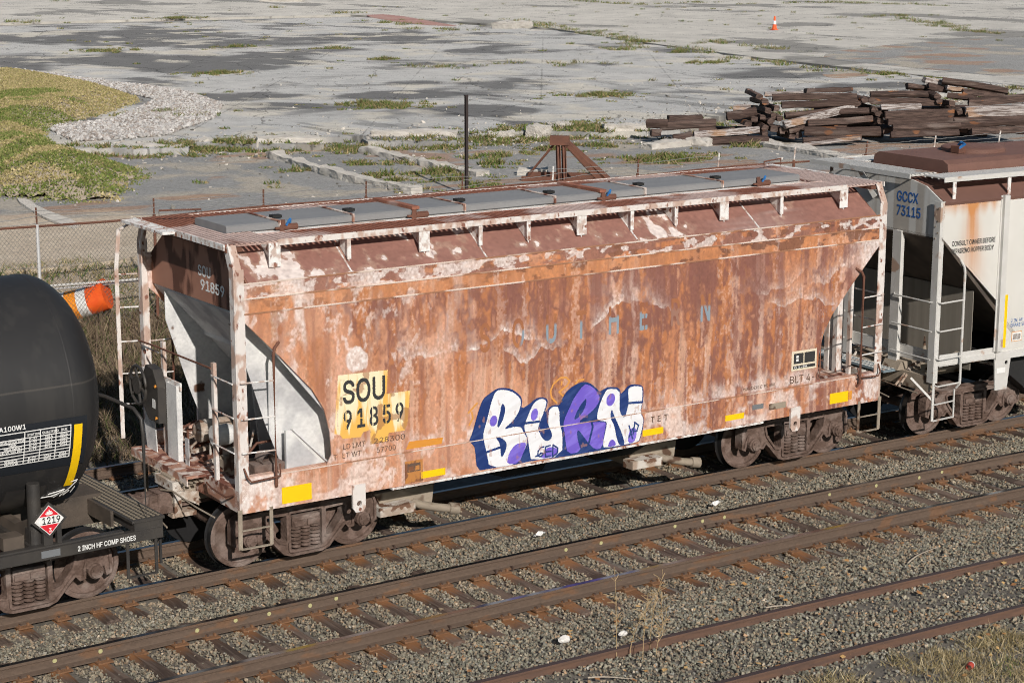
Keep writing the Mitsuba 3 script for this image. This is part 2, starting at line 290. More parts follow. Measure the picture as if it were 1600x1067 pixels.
SPOTS = [[(-1.672, 1.69), (-1.682, 1.667), (-1.697, 1.649), (-1.716, 1.637), (-1.736, 1.632), (-1.756, 1.635), (-1.774, 1.646), (-1.787, 1.663), (-1.795, 1.684), (-1.797, 1.709), (-1.793, 1.734), (-1.783, 1.756), (-1.767, 1.774), (-1.749, 1.786), (-1.728, 1.791), (-1.709, 1.788), (-1.691, 1.778), (-1.677, 1.761), (-1.669, 1.739), (-1.667, 1.714)], [(-1.5, 1.033), (-1.484, 1.142), (-1.434, 1.235), (-1.35, 1.309), (-1.232, 1.321), (-1.156, 1.302), (-1.198, 1.186), (-1.299, 1.013)], [(-0.962, 1.687), (-0.973, 1.661), (-0.989, 1.64), (-1.007, 1.625), (-1.027, 1.619), (-1.046, 1.621), (-1.063, 1.631), (-1.075, 1.65), (-1.082, 1.673), (-1.082, 1.7), (-1.077, 1.728), (-1.066, 1.754), (-1.05, 1.775), (-1.031, 1.79), (-1.011, 1.797), (-0.992, 1.795), (-0.976, 1.784), (-0.964, 1.766), (-0.957, 1.742), (-0.956, 1.715)], [(-0.909, 1.023), (-0.858, 1.091), (-0.807, 1.171), (-0.721, 1.18), (-0.618, 1.143), (-0.6, 1.096), (-0.617, 1.023)], [(0.435, 1.716), (0.421, 1.69), (0.401, 1.668), (0.377, 1.654), (0.351, 1.649), (0.327, 1.654), (0.306, 1.667), (0.29, 1.688), (0.282, 1.715), (0.281, 1.744), (0.288, 1.774), (0.302, 1.8), (0.322, 1.822), (0.346, 1.835), (0.371, 1.84), (0.396, 1.836), (0.417, 1.823), (0.433, 1.802), (0.441, 1.775), (0.442, 1.746)], [(0.322, 1.018), (0.325, 1.062), (0.365, 1.123), (0.419, 1.125), (0.464, 1.071), (0.465, 1.019)], [(0.691, 1.023), (0.706, 1.185), (0.769, 1.266), (0.86, 1.223), (0.853, 1.104), (0.809, 1.02)]]
HOLES = [[(-1.575, 1.955), (-1.531, 1.893), (-1.534, 1.808), (-1.567, 1.713), (-1.633, 1.608), (-1.666, 1.606), (-1.663, 1.669), (-1.617, 1.819), (-1.6, 1.916)], [(-1.703, 1.476), (-1.65, 1.471), (-1.55, 1.41), (-1.5, 1.346), (-1.517, 1.248), (-1.584, 1.143), (-1.609, 1.19), (-1.614, 1.348)], [(-0.105, 1.822), (-0.087, 1.798), (-0.103, 1.698), (-0.181, 1.591), (-0.276, 1.532), (-0.311, 1.537), (-0.269, 1.633), (-0.183, 1.752)], [(0.385, 1.602), (0.413, 1.524), (0.496, 1.364), (0.57, 1.219), (0.646, 1.007), (0.537, 1.008), (0.481, 1.128), (0.433, 1.343), (0.36, 1.457), (0.364, 1.545)]]
STROKES = [[(-1.848, 1.269), (-1.614, 1.305)], [(-1.183, 1.601), (-0.937, 1.593)], [(0.708, 1.647), (0.953, 1.628)], [(0.014, 1.439), (0.033, 1.371), (-0.035, 1.137)], [(-0.85, 1.199), (-0.901, 1.199), (-0.952, 1.149), (-0.96, 1.078), (-0.901, 1.057), (-0.858, 1.098), (-0.909, 1.113)], [(-0.995, 1.075), (-0.909, 1.099)], [(-0.739, 1.204), (-0.816, 1.194), (-0.833, 1.116), (-0.815, 1.041), (-0.738, 1.044)], [(-0.833, 1.119), (-0.721, 1.111)], [(-0.687, 1.204), (-0.695, 1.026), (-0.609, 1.068), (-0.6, 1.14), (-0.687, 1.204)], [(0.71, 1.296), (0.781, 1.084)], [(0.791, 1.248), (0.708, 1.11)], [(0.822, 1.333), (0.789, 1.151)], [(0.813, 1.334), (0.892, 1.278), (0.861, 1.193), (0.797, 1.194)]]
ORANGE = [[(-0.616, 1.826), (-0.703, 1.91), (-0.729, 2.014), (-0.67, 2.121), (-0.55, 2.192), (-0.447, 2.186), (-0.386, 2.128), (-0.429, 2.061), (-0.574, 1.982), (-0.496, 1.911)], [(-0.524, 2.128), (-0.532, 2.089)], [(-0.273, 2.07), (-0.221, 2.114), (-0.134, 2.113)], [(-2.002, 2.006), (-2.148, 1.885)], [(-2.091, 1.885), (-2.076, 1.798), (-2.133, 1.707)]]
PANEL = [(-4.242, 2.697), (-3.464, 2.676), (-3.487, 2.34), (-3.108, 2.339), (-3.156, 1.869), (-3.206, 1.782), (-3.457, 1.783), (-3.497, 1.669), (-3.755, 1.659), (-3.752, 1.869), (-3.866, 1.851), (-3.904, 1.788), (-4.186, 1.804), (-4.222, 1.86), (-4.314, 1.89)]
SLAB_EDGE = [(3.32, 35.77), (5.79, 34.58), (6.61, 34.48), (9.06, 32.87), (9.79, 33.74), (11.34, 33.18), (13.16, 31.53), (14.18, 33.22), (15.66, 33.23), (14.93, 31.3), (17.53, 30.06), (18.7, 31.75), (20.7, 31.45), (22.11, 30.79), (22.93, 29.48), (24.57, 28.92), (29.33, 31.63), (33.14, 33.17), (37.99, 34.09), (44.91, 34.81), (51.49, 34.63)]
LOTA = [(61.31, 86.57), (57.97, 75.5), (55.3, 64.5), (53.16, 56.4), (51.9, 49.51), (51.37, 44.0), (50.39, 33.66)]
MOUND = [(13.18, 68.61), (15.52, 68.1), (16.18, 64.71), (16.48, 59.91), (16.23, 54.22), (15.96, 50.59), (13.45, 46.69), (10.73, 43.54), (8.61, 41.55), (7.25, 38.82), (6.24, 34.38), (6.22, 31.48), (6.27, 28.74), (4.28, 26.35), (3.31, 23.81), (1.97, 24.24), (0.98, 25.8), (-0.35, 26.99)]
RIPRAP = [(14.35, 72.19), (16.7, 69.6), (17.14, 62.34), (17.54, 58.01), (18.0, 55.58), (18.03, 52.32), (16.63, 45.95), (14.04, 41.33), (9.9, 36.51), (6.98, 36.51), (7.64, 40.26), (8.31, 41.69), (10.73, 42.34), (14.89, 48.45), (15.72, 50.04), (16.24, 59.29), (15.28, 67.42), (12.97, 67.93)]
CURB1 = [(11.1, 30.65), (10.75, 27.66), (10.22, 24.71), (10.29, 22.63), (10.42, 20.78)]
CURB2 = [(14.24, 30.3), (13.98, 26.32), (13.99, 22.94)]
CURB3 = [(22.38, 26.08), (24.45, 26.33), (24.74, 25.68)]
CURB4 = [(26.63, 26.11), (26.04, 22.12), (25.83, 20.14)]
PALEROAD = [(0.94, 25.68), (1.15, 25.08), (0.84, 23.53), (0.7, 20.14), (0.21, 19.71), (0.34, 22.2)]
WEEDLINES = [[(33.38, 62.06), (35.61, 59.5), (39.36, 59.32), (42.95, 58.15), (44.58, 55.37)], [(33.74, 119.87), (35.46, 115.17)], [(52.85, 158.03), (51.69, 145.49)], [(63.36, 132.88), (63.02, 117.31)], [(57.79, 107.04), (56.91, 98.01), (54.84, 88.68), (53.84, 81.7)], [(68.06, 103.07), (62.42, 85.85), (58.86, 76.68), (54.54, 63.56), (52.03, 54.05), (50.76, 46.45), (52.83, 37.29)], [(67.14, 97.36), (81.06, 94.8), (82.95, 87.28)], [(85.07, 89.67), (96.11, 90.61), (111.4, 89.61)], [(95.32, 88.38), (86.07, 72.8), (81.0, 62.46)], [(75.87, 79.33), (75.68, 73.35)], [(69.68, 55.23), (75.52, 57.56)], [(60.92, 70.2), (59.78, 60.17), (58.27, 54.37)], [(95.13, 131.47), (94.41, 120.36), (103.51, 122.21)], [(101.92, 115.63), (113.9, 115.68), (117.22, 102.37)], [(50.13, 64.99), (59.68, 74.4)]]
WEEDSPOTS = [(10.0, 33.7, 1.6), (10.6, 33.3, 1.8), (11.2, 33.37, 1.4), (21.79, 43.6, 1.4), (22.14, 42.69, 1.6), (22.13, 41.68, 1.2), (14.4, 30.59, 1.2), (13.98, 31.32, 1.0), (26.55, 81.88, 1.8), (24.25, 61.93, 1.6), (23.23, 31.98, 1.6), (23.21, 31.19, 2.0), (23.07, 30.23, 1.6), (20.57, 30.09, 1.2), (20.55, 31.62, 1.4), (19.62, 31.21, 1.2), (17.15, 29.93, 0.9), (21.43, 23.55, 1.1), (21.1, 23.77, 1.2), (20.33, 23.43, 0.9), (21.44, 22.92, 0.8), (31.97, 42.02, 1.4), (32.54, 41.65, 1.2), (24.63, 26.21, 0.5), (25.88, 24.91, 0.6), (14.27, 26.8, 0.9), (13.47, 24.38, 0.9), (13.12, 22.78, 0.8), (12.64, 21.18, 0.5), (11.74, 24.77, 0.5), (10.58, 21.38, 0.5), (11.29, 23.45, 0.5), (12.38, 27.43, 0.6), (13.63, 24.28, 0.8), (15.8, 25.19, 0.7), (17.11, 26.82, 1.0), (19.34, 27.57, 0.9), (21.42, 27.6, 1.0), (10.08, 26.99, 0.5), (47.26, 117.64, 2.0), (34.45, 81.17, 1.0), (38.3, 76.46, 1.0), (35.99, 66.55, 1.0), (49.0, 55.12, 1.2), (52.96, 62.75, 1.0), (51.0, 44.06, 1.4), (51.86, 41.53, 1.0), (13.31, 44.25, 1.2), (13.28, 42.45, 1.3)]
DARK = [(27.49, 95.08, 9.0), (33.82, 100.18, 7.0), (25.68, 72.31, 10.0), (26.87, 68.56, 6.0), (22.0, 74.69, 9.0), (36.47, 82.7, 8.0), (44.42, 85.95, 7.0), (37.68, 101.69, 5.0), (30.6, 67.92, 4.0), (24.67, 38.71, 2.6), (24.64, 46.47, 3.0), (29.25, 52.62, 1.8), (19.95, 49.52, 3.0), (18.55, 45.03, 2.0), (39.23, 93.84, 5.0), (18.31, 74.1, 6.0), (76.48, 131.66, 5.0)]
RED = [(61.6, 114.78), (65.0, 115.49), (59.66, 98.05), (58.41, 94.32), (57.3, 99.56)]
TIMBERS = [(27.568, 24.259, 2.035, 29.691, 22.837, 2.037, 0.22, 0), (27.37, 24.075, 1.759, 28.995, 23.01, 1.855, 0.17, 0), (27.174, 23.805, 1.636, 28.754, 22.803, 1.855, 0.12, 2), (27.161, 24.763, 2.223, 29.587, 23.954, 2.771, 0.22, 2), (27.807, 24.347, 2.286, 29.604, 23.175, 2.414, 0.22, 1), (27.529, 25.349, 2.832, 29.66, 23.946, 2.929, 0.2, 0), (27.422, 25.722, 3.051, 29.794, 24.142, 3.086, 0.2, 0), (27.434, 25.083, 2.503, 28.679, 24.281, 2.631, 0.2, 1), (28.458, 25.206, 3.266, 29.76, 24.351, 3.331, 0.15, 1), (27.486, 26.191, 3.129, 28.654, 25.417, 3.162, 0.15, 2), (29.016, 24.176, 2.622, 29.877, 23.607, 2.654, 0.18, 1), (27.415, 24.847, 2.009, 28.238, 24.344, 2.199, 0.22, 0), (30.082, 23.069, 2.525, 32.013, 21.799, 2.622, 0.26, 0), (30.064, 22.904, 2.315, 31.886, 21.708, 2.412, 0.2, 0), (30.066, 22.67, 2.127, 31.964, 21.427, 2.238, 0.2, 0), (29.879, 22.559, 1.923, 31.768, 21.31, 1.988, 0.2, 1), (30.048, 23.694, 2.961, 32.001, 22.374, 2.916, 0.2, 0), (30.187, 23.895, 3.15, 31.806, 22.819, 3.184, 0.18, 1), (30.149, 23.333, 2.774, 31.282, 22.594, 2.854, 0.14, 2), (31.609, 23.624, 3.413, 32.556, 23.2, 3.27, 0.2, 0), (32.048, 23.262, 3.629, 32.834, 22.95, 3.503, 0.18, 2), (32.41, 22.77, 3.613, 34.126, 21.407, 3.258, 0.22, 0), (32.784, 22.184, 3.264, 33.873, 21.294, 3.116, 0.17, 0), (32.058, 23.082, 3.429, 32.655, 22.763, 3.263, 0.2, 0), (32.416, 22.584, 3.382, 32.841, 22.287, 3.335, 0.16, 2), (32.411, 22.519, 3.113, 33.131, 21.887, 3.011, 0.18, 0), (32.679, 21.804, 2.942, 34.517, 20.609, 3.086, 0.22, 1), (32.415, 21.667, 2.676, 34.324, 20.416, 2.788, 0.2, 2), (32.375, 21.533, 2.528, 34.228, 20.32, 2.64, 0.18, 2), (31.907, 21.682, 2.365, 34.128, 20.219, 2.461, 0.18, 1), (31.998, 21.456, 2.202, 34.033, 20.125, 2.33, 0.18, 0), (32.158, 21.125, 2.046, 33.891, 19.984, 2.126, 0.2, 0), (23.683, 27.767, 2.211, 24.303, 27.36, 2.243, 0.24, 1), (24.539, 27.712, 2.316, 25.482, 27.077, 2.301, 0.22, 1), (23.985, 27.42, 2.127, 25.493, 26.33, 2.296, 0.24, 0), (23.852, 26.571, 1.822, 24.364, 26.247, 1.901, 0.22, 1), (24.477, 26.236, 1.911, 26.4, 25.173, 2.07, 0.22, 2), (23.57, 27.405, 1.942, 23.839, 27.229, 1.958, 0.2, 1), (26.002, 26.395, 2.441, 26.992, 26.026, 2.63, 0.24, 0), (26.546, 26.699, 2.65, 27.037, 26.378, 2.682, 0.2, 2), (24.304, 26.116, 1.708, 26.542, 24.89, 1.815, 0.16, 0), (23.826, 26.432, 1.692, 24.253, 26.154, 1.724, 0.2, 0)]
ENDON = [(27.169, 26.069, 3.055), (27.252, 25.864, 2.904), (27.465, 25.513, 2.694), (26.921, 25.609, 2.424), (27.192, 25.636, 2.633), (27.099, 25.371, 2.305), (27.388, 25.267, 2.394), (26.829, 25.344, 2.096), (26.727, 25.219, 1.904), (27.259, 25.413, 2.454), (26.675, 25.714, 2.364), (26.41, 25.743, 2.215), (27.054, 25.163, 2.067), (27.263, 24.964, 2.008), (27.482, 24.877, 2.067), (27.466, 24.705, 1.826), (27.66, 24.591, 1.889), (29.582, 23.862, 2.875), (29.811, 23.74, 3.001), (29.998, 23.615, 3.001), (30.042, 23.505, 2.686), (30.158, 23.331, 2.308), (30.134, 23.411, 2.56), (30.282, 23.168, 1.993), (30.447, 23.066, 2.024), (32.145, 22.032, 2.918), (32.326, 21.839, 2.635), (32.39, 21.644, 2.037), (31.77, 22.34, 3.138), (31.805, 22.276, 2.981)]
SLAB_BACK = [(49.13, 30.5), (50.39, 33.66), (51.37, 44.0), (51.9, 49.51), (53.16, 56.4), (55.3, 64.5), (57.97, 75.5), (61.31, 86.57), (60.1, 112.12), (40.99, 112.83), (24.27, 112.34)]
FAR1 = [(24.55, 120.96), (44.35, 120.79), (64.25, 119.5), (65.5, 92.53), (61.05, 78.91), (56.38, 59.58), (54.56, 47.22), (53.02, 34.49), (82.08, 53.34), (359.8, 273.26), (109.47, 417.28)]
ASPH2 = [(56.66, 56.71), (69.95, 62.76), (76.43, 63.64), (85.52, 63.21), (54.31, 36.33), (55.58, 48.25)]
ASPH3 = [(38.31, 46.73), (41.27, 49.07), (44.39, 49.04), (45.91, 47.05), (42.76, 45.69), (40.52, 46.21)]
ASPH4 = [(48.26, 46.02), (49.97, 46.97), (51.38, 47.11), (49.7, 43.59), (46.51, 43.25)]
DOTS = [-8.84, -8.25, -6.95, -6.41, -5.93, -5.33, -4.94, -1.21, -0.59, 0.76, 1.28, 1.7, 3.8, 4.78, 5.71, 6.21]
# ---------------------------------------------------------------- helpers
def thing(name, label, cat, group=None, kind=None):
    k, i = name, 0
    while k in labels or k in scene:
        i += 1; k = f'{name}_{i:03d}'
    labels[k] = {}
    if kind: labels[k]['kind'] = kind
    if label: labels[k]['label'] = label
    if cat: labels[k]['category'] = cat
    if group: labels[k]['group'] = group
    return k
_count = {}
def key_for(parent, name):
    base = f'{parent}__{name}'
    n = _count.get(base, 0); _count[base] = n + 1
    return base if n == 0 else f'{base}_{n:03d}'
def part(parent, name, mesh, mat, smooth=False, label=None, kind=None, M=None, **kw):
    k = key_for(parent, name)
    put(k, mesh, mat, smooth, M, **kw)
    if label or kind:
        labels[k] = {**({'label': label} if label else {}), **({'kind': kind} if kind else {})}
    return k
def put(k, mesh, mat, smooth=False, M=None, **kw):
    d = mesh if isinstance(mesh, dict) else mikit.ply(mesh.mesh() if isinstance(mesh, MB) else mesh, mat, smooth, **kw)
    if M is not None: d = {**d, 'to_world': T(M.tolist())}
    scene[k] = d
    return k
def struct(name, mesh, mat, smooth=False, label=None, cat=None, **kw):
    k = thing(name, label, cat, kind='structure')
    return put(k, mesh, mat, smooth, **kw)

BOXV = np.array([[x, y, z] for x in (-.5, .5) for y in (-.5, .5) for z in (-.5, .5)])
BOXF = np.array([[0, 1, 3], [0, 3, 2], [4, 6, 7], [4, 7, 5], [0, 4, 5], [0, 5, 1], [2, 3, 7], [2, 7, 6], [0, 2, 6], [0, 6, 4], [1, 5, 7], [1, 7, 3]])
class MB:
    def __init__(self): self.v, self.f, self.n = [], [], 0
    def add(self, v, f):
        v = np.asarray(v, float); self.v.append(v); self.f.append(np.asarray(f, int) + self.n); self.n += len(v); return self
    def tm(self, m): return self.add(m.vertices, m.faces)
    def box(self, x0, x1, y0, y1, z0, z1):
        return self.add(BOXV * [x1 - x0, y1 - y0, z1 - z0] + [(x0 + x1) / 2, (y0 + y1) / 2, (z0 + z1) / 2], BOXF)
    def bar(self, a, b, w, h, upv=(0, 0, 1)):
        a, b = np.asarray(a, float), np.asarray(b, float); t = b - a; L = np.linalg.norm(t); t /= L
        s = np.cross(upv, t)
        if np.linalg.norm(s) < 1e-6: s = np.cross((1, 0, 0), t)
        s /= np.linalg.norm(s); u = np.cross(t, s)
        return self.add((a + b) / 2 + (BOXV[:, :1] * L) * t + (BOXV[:, 1:2] * w) * s + (BOXV[:, 2:] * h) * u, BOXF)
    def tube(self, pts, r, sides=6):
        p = np.asarray(pts, float); t = np.gradient(p, axis=0); t /= np.linalg.norm(t, axis=1, keepdims=True) + 1e-12
        ref = np.array([0, 0, 1.0]) if np.abs(t[:, 2]).mean() < .8 else np.array([1.0, 0, 0])
        a = np.cross(t, ref); a /= np.linalg.norm(a, axis=1, keepdims=True) + 1e-12; b = np.cross(t, a)
        an = np.arange(sides) * 2 * np.pi / sides; n = len(p)
        rr = np.broadcast_to(r, (n,))
        v = p[:, None] + rr[:, None, None] * (np.cos(an)[None, :, None] * a[:, None] + np.sin(an)[None, :, None] * b[:, None])
        i, j = np.meshgrid(np.arange(n - 1), np.arange(sides), indexing='ij')
        q = np.stack([i * sides + j, i * sides + (j + 1) % sides, (i + 1) * sides + (j + 1) % sides, (i + 1) * sides + j], -1).reshape(-1, 4)
        f = np.vstack([q[:, [0, 1, 2]], q[:, [0, 2, 3]]])
        c0 = [[0, j, j + 1] for j in range(1, sides - 1)]; o = (n - 1) * sides
        c1 = [[o, o + j + 1, o + j] for j in range(1, sides - 1)]
        return self.add(v.reshape(-1, 3), np.vstack([f, c0, c1]))
    def prism(self, poly, d0, d1, axes='xzy'):
        """poly in the plane of the first two axes, extruded along the third from d0 to d1"""
        g = poly if hasattr(poly, 'geom_type') else Polygon(poly)
        g = g.buffer(0)
        for q in getattr(g, 'geoms', [g]):
            if q.is_empty or q.area < 1e-7: continue
            m = trimesh.creation.extrude_polygon(q, abs(d1 - d0), engine='earcut')
            v = np.array(m.vertices); v[:, 2] += min(d0, d1)
            out = np.zeros_like(v)
            for k, ax in enumerate(axes): out[:, 'xyz'.index(ax)] = v[:, k]
            f = np.array(m.faces)
            if axes in ('xzy', 'zyx', 'yxz'): f = f[:, ::-1]
            self.add(out, f)
        return self
    def lathe(self, prof, origin, axis='y', n=40):
        """prof: (r, along) pairs"""
        p = np.asarray(prof, float); a = np.arange(n) * 2 * np.pi / n
        ring = np.stack([np.cos(a), np.sin(a)], 1)
        v = np.zeros((len(p), n, 3)); ax = 'xyz'.index(axis); o = [k for k in range(3) if k != ax]
        v[:, :, o[0]] = p[:, :1] * ring[:, 0]; v[:, :, o[1]] = p[:, :1] * ring[:, 1]; v[:, :, ax] = p[:, 1:2]
        i, j = np.meshgrid(np.arange(len(p) - 1), np.arange(n), indexing='ij')
        q = np.stack([i * n + j, i * n + (j + 1) % n, (i + 1) * n + (j + 1) % n, (i + 1) * n + j], -1).reshape(-1, 4)
        return self.add(v.reshape(-1, 3) + np.asarray(origin, float), np.vstack([q[:, [0, 1, 2]], q[:, [0, 2, 3]]]))
    def mesh(self): return np.vstack(self.v), np.vstack(self.f)
    def moved(self, M):
        v, f = self.mesh(); m = MB(); M = np.asarray(M); return m.add(v @ M[:3, :3].T + M[:3, 3], f)
def rotz(a, t=(0, 0, 0)):
    c, s = math.cos(a), math.sin(a); return np.array([[c, -s, 0, t[0]], [s, c, 0, t[1]], [0, 0, 1, t[2]], [0, 0, 0, 1.0]])
def stroke(pts, w): return LineString(pts).buffer(w / 2, cap_style=1, join_style=1, quad_segs=3)
def smooth_poly(pts, n=2):
    p = np.asarray(pts, float)
    for _ in range(n):
        q = np.roll(p, -1, 0); p = np.stack([.75 * p + .25 * q, .25 * p + .75 * q], 1).reshape(-1, 2)
    return Polygon(p).buffer(0)
_letters = {}
def text_on(parent, name, text, height, origin, ex, ez, mat, bold=True, stretch=1.0, depth=.002, M=None, label=None):
    """lettering whose reading direction is ex and whose up direction is ez, proud by depth"""
    key = (text, bold)
    if key not in _letters: _letters[key] = meshkit.text_mesh(text, 1.0, .5, bold)
    m = _letters[key]; v = np.array(m.vertices); ex, ez = np.asarray(ex, float), np.asarray(ez, float); nrm = np.cross(ex, ez)
    w = np.asarray(origin, float) + v[:, :1] * height * stretch * ex + v[:, 1:2] * height * ez + (v[:, 2:] * 2 * depth) * nrm
    b = MB().add(w, m.faces)
    if M is not None: b = b.moved(M)
    return part(parent, name, b, mat, label=label)
def grid_mesh(xs, ys, zfn):
    X, Y = np.meshgrid(xs, ys, indexing='ij'); Z = zfn(X, Y)
    v = np.stack([X, Y, Z], -1).reshape(-1, 3); n, m = len(xs), len(ys)
    i, j = np.meshgrid(np.arange(n - 1), np.arange(m - 1), indexing='ij'); a = (i * m + j).ravel(); q = np.stack([a, a + m, a + m + 1, a + 1], 1)
    return v, np.vstack([q[:, [0, 1, 2]], q[:, [0, 2, 3]]])
def scatter_polys(poly, n, r=None):
    """n random points in a polygon"""
    r = r or rng; x0, y0, x1, y1 = poly.bounds; out = []
    while len(out) < n:
        p = r.uniform((x0, y0), (x1, y1), (max(64, n), 2)); out += list(p[shapely.contains_xy(poly, p[:, 0], p[:, 1])])
    return np.array(out[:n])

# the rails' gentle curve and levels, measured on the ground
KC = -0.003783
def y_main(x): return KC * (np.asarray(x, float) ** 2 - 20.61) / 2
def y_second(x): return -3.432 + .039 - .00437 * np.asarray(x, float) + KC * np.asarray(x, float) ** 2 / 2
def y_siding(x): return -7.546 + .039 - .02963 * np.asarray(x, float) + KC * np.asarray(x, float) ** 2 / 2
def y_far(x): return 4.33 + KC * np.asarray(x, float) ** 2 / 2
Z2, Z3 = 0.066, 0.229
def fbmn(x, y, s, o=3, seed=0): return meshkit.fbm(np.stack([np.asarray(x) * s, np.asarray(y) * s, np.zeros_like(np.asarray(x, float))], -1), o, seed)
LOT = 1.8
def ground_z(x, y):
    x, y = np.asarray(x, float), np.asarray(y, float)
    d = y - KC * x ** 2 / 2 * (np.abs(x) < 60)
    z = np.interp(d, [-60, -16, -9.6, -8.7, -6.5, -5.4, -4.8, -2.2, -1.6, 1.7, 3.0, 5.6, 6.5, 11.5, 12.6, 14.4, 15.2, 16.5], [-.05, .02, .06, .11, .12, .0, -.16, -.16, -.225, -.225, -.24, -.24, -.2, 0.78, 1.0, 1.42, 1.55, 1.55])
    return z
# ---------------------------------------------------------------- materials of the scene
def make_materials():
    surf('m_ground', ground_fn, bump=lambda p, n, uv: fbm(p.x * 12, p.y * 12, 1.0, 3), bscale=.03)
    surf('m_concrete', concrete_fn); surf('m_concrete_far', concrete_far); surf('m_asphalt', asphalt_fn)
    surf('m_chunk', chunk_fn, bump=lambda p, n, uv: fbm(p.x * 9, p.y * 9, p.z * 9, 3), bscale=.05)
    surf('m_red_slab', red_slab)
    surf('m_rail', rail_brown, .75, spec=.3); flat('m_rail_top', (.16, .17, .19), .16, .95); flat('m_rail_old', (.060, .045, .045), .6); surf('m_rail_rust', lambda p, n, uv: mix((.085, .058, .05), (.17, .095, .062), fbm(p.x * 4, p.y * 9, p.z * 20, 3)), .8)
    surf('m_tie', tie_wood, bump=lambda p, n, uv: fbm(p.x * 60, p.y * 3, p.z * 20, 3), bscale=.02)
    surf('m_timber', timber_wood); surf('m_timber_dark', lambda p, n, uv: timber_wood(p, n, uv) * .6 + mi.Color3f(.02, .012, .010)); surf('m_timber_pale', timber_pale)
    flat('m_plate', (.20, .105, .055), .85); flat('m_spike', (.07, .045, .035), .8)
    flat('m_paint_mark', (.42, .40, .2), .7)
    vcol('m_stone'); vcol('m_leaf', .9, .1)
    surf('m_rust', rust_side, .68, spec=.3, bump=lambda p, n, uv: fbm(p.x * 1.6, p.z * 2.2, p.y, 2) * .9 + .10 * fbm(p.x * 24, p.z * 18, 3.0, 2), bscale=.018, eps=4e-3)
    surf('m_roof', rust_roof, .7); surf('m_board', rust_board, .75)
    surf('m_white', white_worn, .65); surf('m_grey_white', dirty_white, .65); surf('m_pink', pinkish, .7)
    surf('m_truck', truck_brown, .8, bump=lambda p, n, uv: fbm(p.x * 30, p.y * 30, p.z * 30, 2), bscale=.012); flat('m_tread', (.05, .05, .052), .25, .6)
    surf('m_steel_rust', steel_rust, .75); surf('m_grimy', grimy, .8); surf('m_galv', galv, .55)
    surf('m_tank', tank_black, .5, spec=.4); surf('m_black', black_paint, .5, spec=.4)
    surf('m_grey_car', grey_car, .5, spec=.4); surf('m_grey_end', grey_end, .6); surf('m_brown_car', brown_car, .6)
    surf('m_hatch', hatch_grey, .55); surf('m_stencil', stencil_yellow, .7); surf('m_southern', lettering_fn, .5)
    surf('m_navy', graf((.014, .036, .15), (.03, .06, .19)), .45, spec=.4)
    surf('m_purple', graf((.15, .10, .52), (.21, .155, .62)), .45, spec=.4)
    surf('m_whitepaint', graf((.76, .77, .80), (.70, .70, .72)), .5, spec=.4)
    surf('m_barrel', barrel_fn, .6); flat('m_cone', (.80, .12, .03), .6)
    flat('m_yellow', (.86, .54, .005), .55); flat('m_orange', (.62, .26, .04), .65); flat('m_letter_black', (.035, .035, .035), .65); flat('m_letter_white', (.74, .74, .72), .6)
    flat('m_letter_brown', (.12, .075, .055), .75); flat('m_letter_blue', (.03, .11, .33), .6); flat('m_red', (.62, .02, .035), .5); flat('m_blue_cap', (.03, .16, .42), .5)
    flat('m_pole', (.035, .026, .025), .75); flat('m_wire', (.42, .42, .41), .5, .5); flat('m_dark_wire', (.16, .15, .14), .6, .3); flat('m_dark', (.02, .02, .02), .8); flat('m_grey_plate', (.16, .17, .18), .6); flat('m_silver', (.62, .62, .62), .45, .3)
make_materials()
def more_materials():
    surf('m_end', lambda p, n, uv: mix(mix((.30, .145, .10), (.37, .19, .135), fbm(p.y * 3, p.z * 3, p.x, 3)), (.11, .05, .035), smoothstep(.52, .62, fbm(p.y * 3.5 + 2, p.z * 1.6, p.x, 4) + .10 * smoothstep(4.0, 4.4, p.z))), .7)
    surf('m_pinkwhite', lambda p, n, uv: mix(mix((.66, .62, .59), (.47, .34, .28), smoothstep(.45, .62, fbm(p.x * 9, p.y * 9, p.z * 4.5, 3))), (.24, .115, .085), smoothstep(.66, .76, fbm(p.x * 18, p.y * 18, p.z * 9 + 5, 3))), .65)
    surf('m_grimywhite', lambda p, n, uv: mix(mix((.56, .52, .47), (.36, .28, .22), smoothstep(.4, .6, fbm(p.x * 6, p.y * 6, p.z * 6, 3))), (.16, .09, .06), smoothstep(.56, .66, fbm(p.x * 9, p.y * 9, p.z * 9 + 5, 3))), .7)
    surf('m_grime_shade_black', lambda p, n, uv: mix((.05, .042, .036), (.12, .095, .075), fbm(p.x * 5, p.y * 5, p.z * 5, 3)), .75)  # grimy black of the tank gear; on the grey slope sheet also painted shade
    surf('m_seam', lambda p, n, uv: mix((.34, .17, .10), (.66, .55, .48), smoothstep(.42, .56, fbm(p.x * 2.2, p.z * 3, 4.0, 4))), .7)
    surf('m_bay', lambda p, n, uv: mix((.17, .155, .13), (.26, .235, .20), fbm(p.y * 14, p.z * .7, 2.0, 4)), .8)
    surf('m_whitestrip', lambda p, n, uv: mix((.72, .69, .66), (.46, .34, .28), smoothstep(.5, .66, fbm(p.x * 3, p.y * 9, 2.0, 4))), .7)
    surf('m_rustbox', lambda p, n, uv: mix((.46, .20, .06), (.20, .085, .045), smoothstep(.4, .6, fbm(p.x * 14, p.z * 8, 2.0, 4))), .8)
    flat('m_grimystep', (.19, .16, .12), .7); flat('m_panel', (.016, .019, .024), .45); flat('m_stepgrey', (.17, .22, .25), .55); flat('m_rusty_galv', (.40, .24, .13), .7)
    flat('m_cream', (.68, .60, .46), .7); flat('m_orange_spray', (.62, .29, .07), .7); flat('m_orange_drum', (.82, .27, .015), .6)
    flat('m_straw', (.40, .29, .16), .8); flat('m_pale_stone', (.72, .70, .66), .8); flat('m_can_red', (.42, .06, .04), .6); flat('m_pale_wood', (.42, .36, .29), .8)
more_materials()
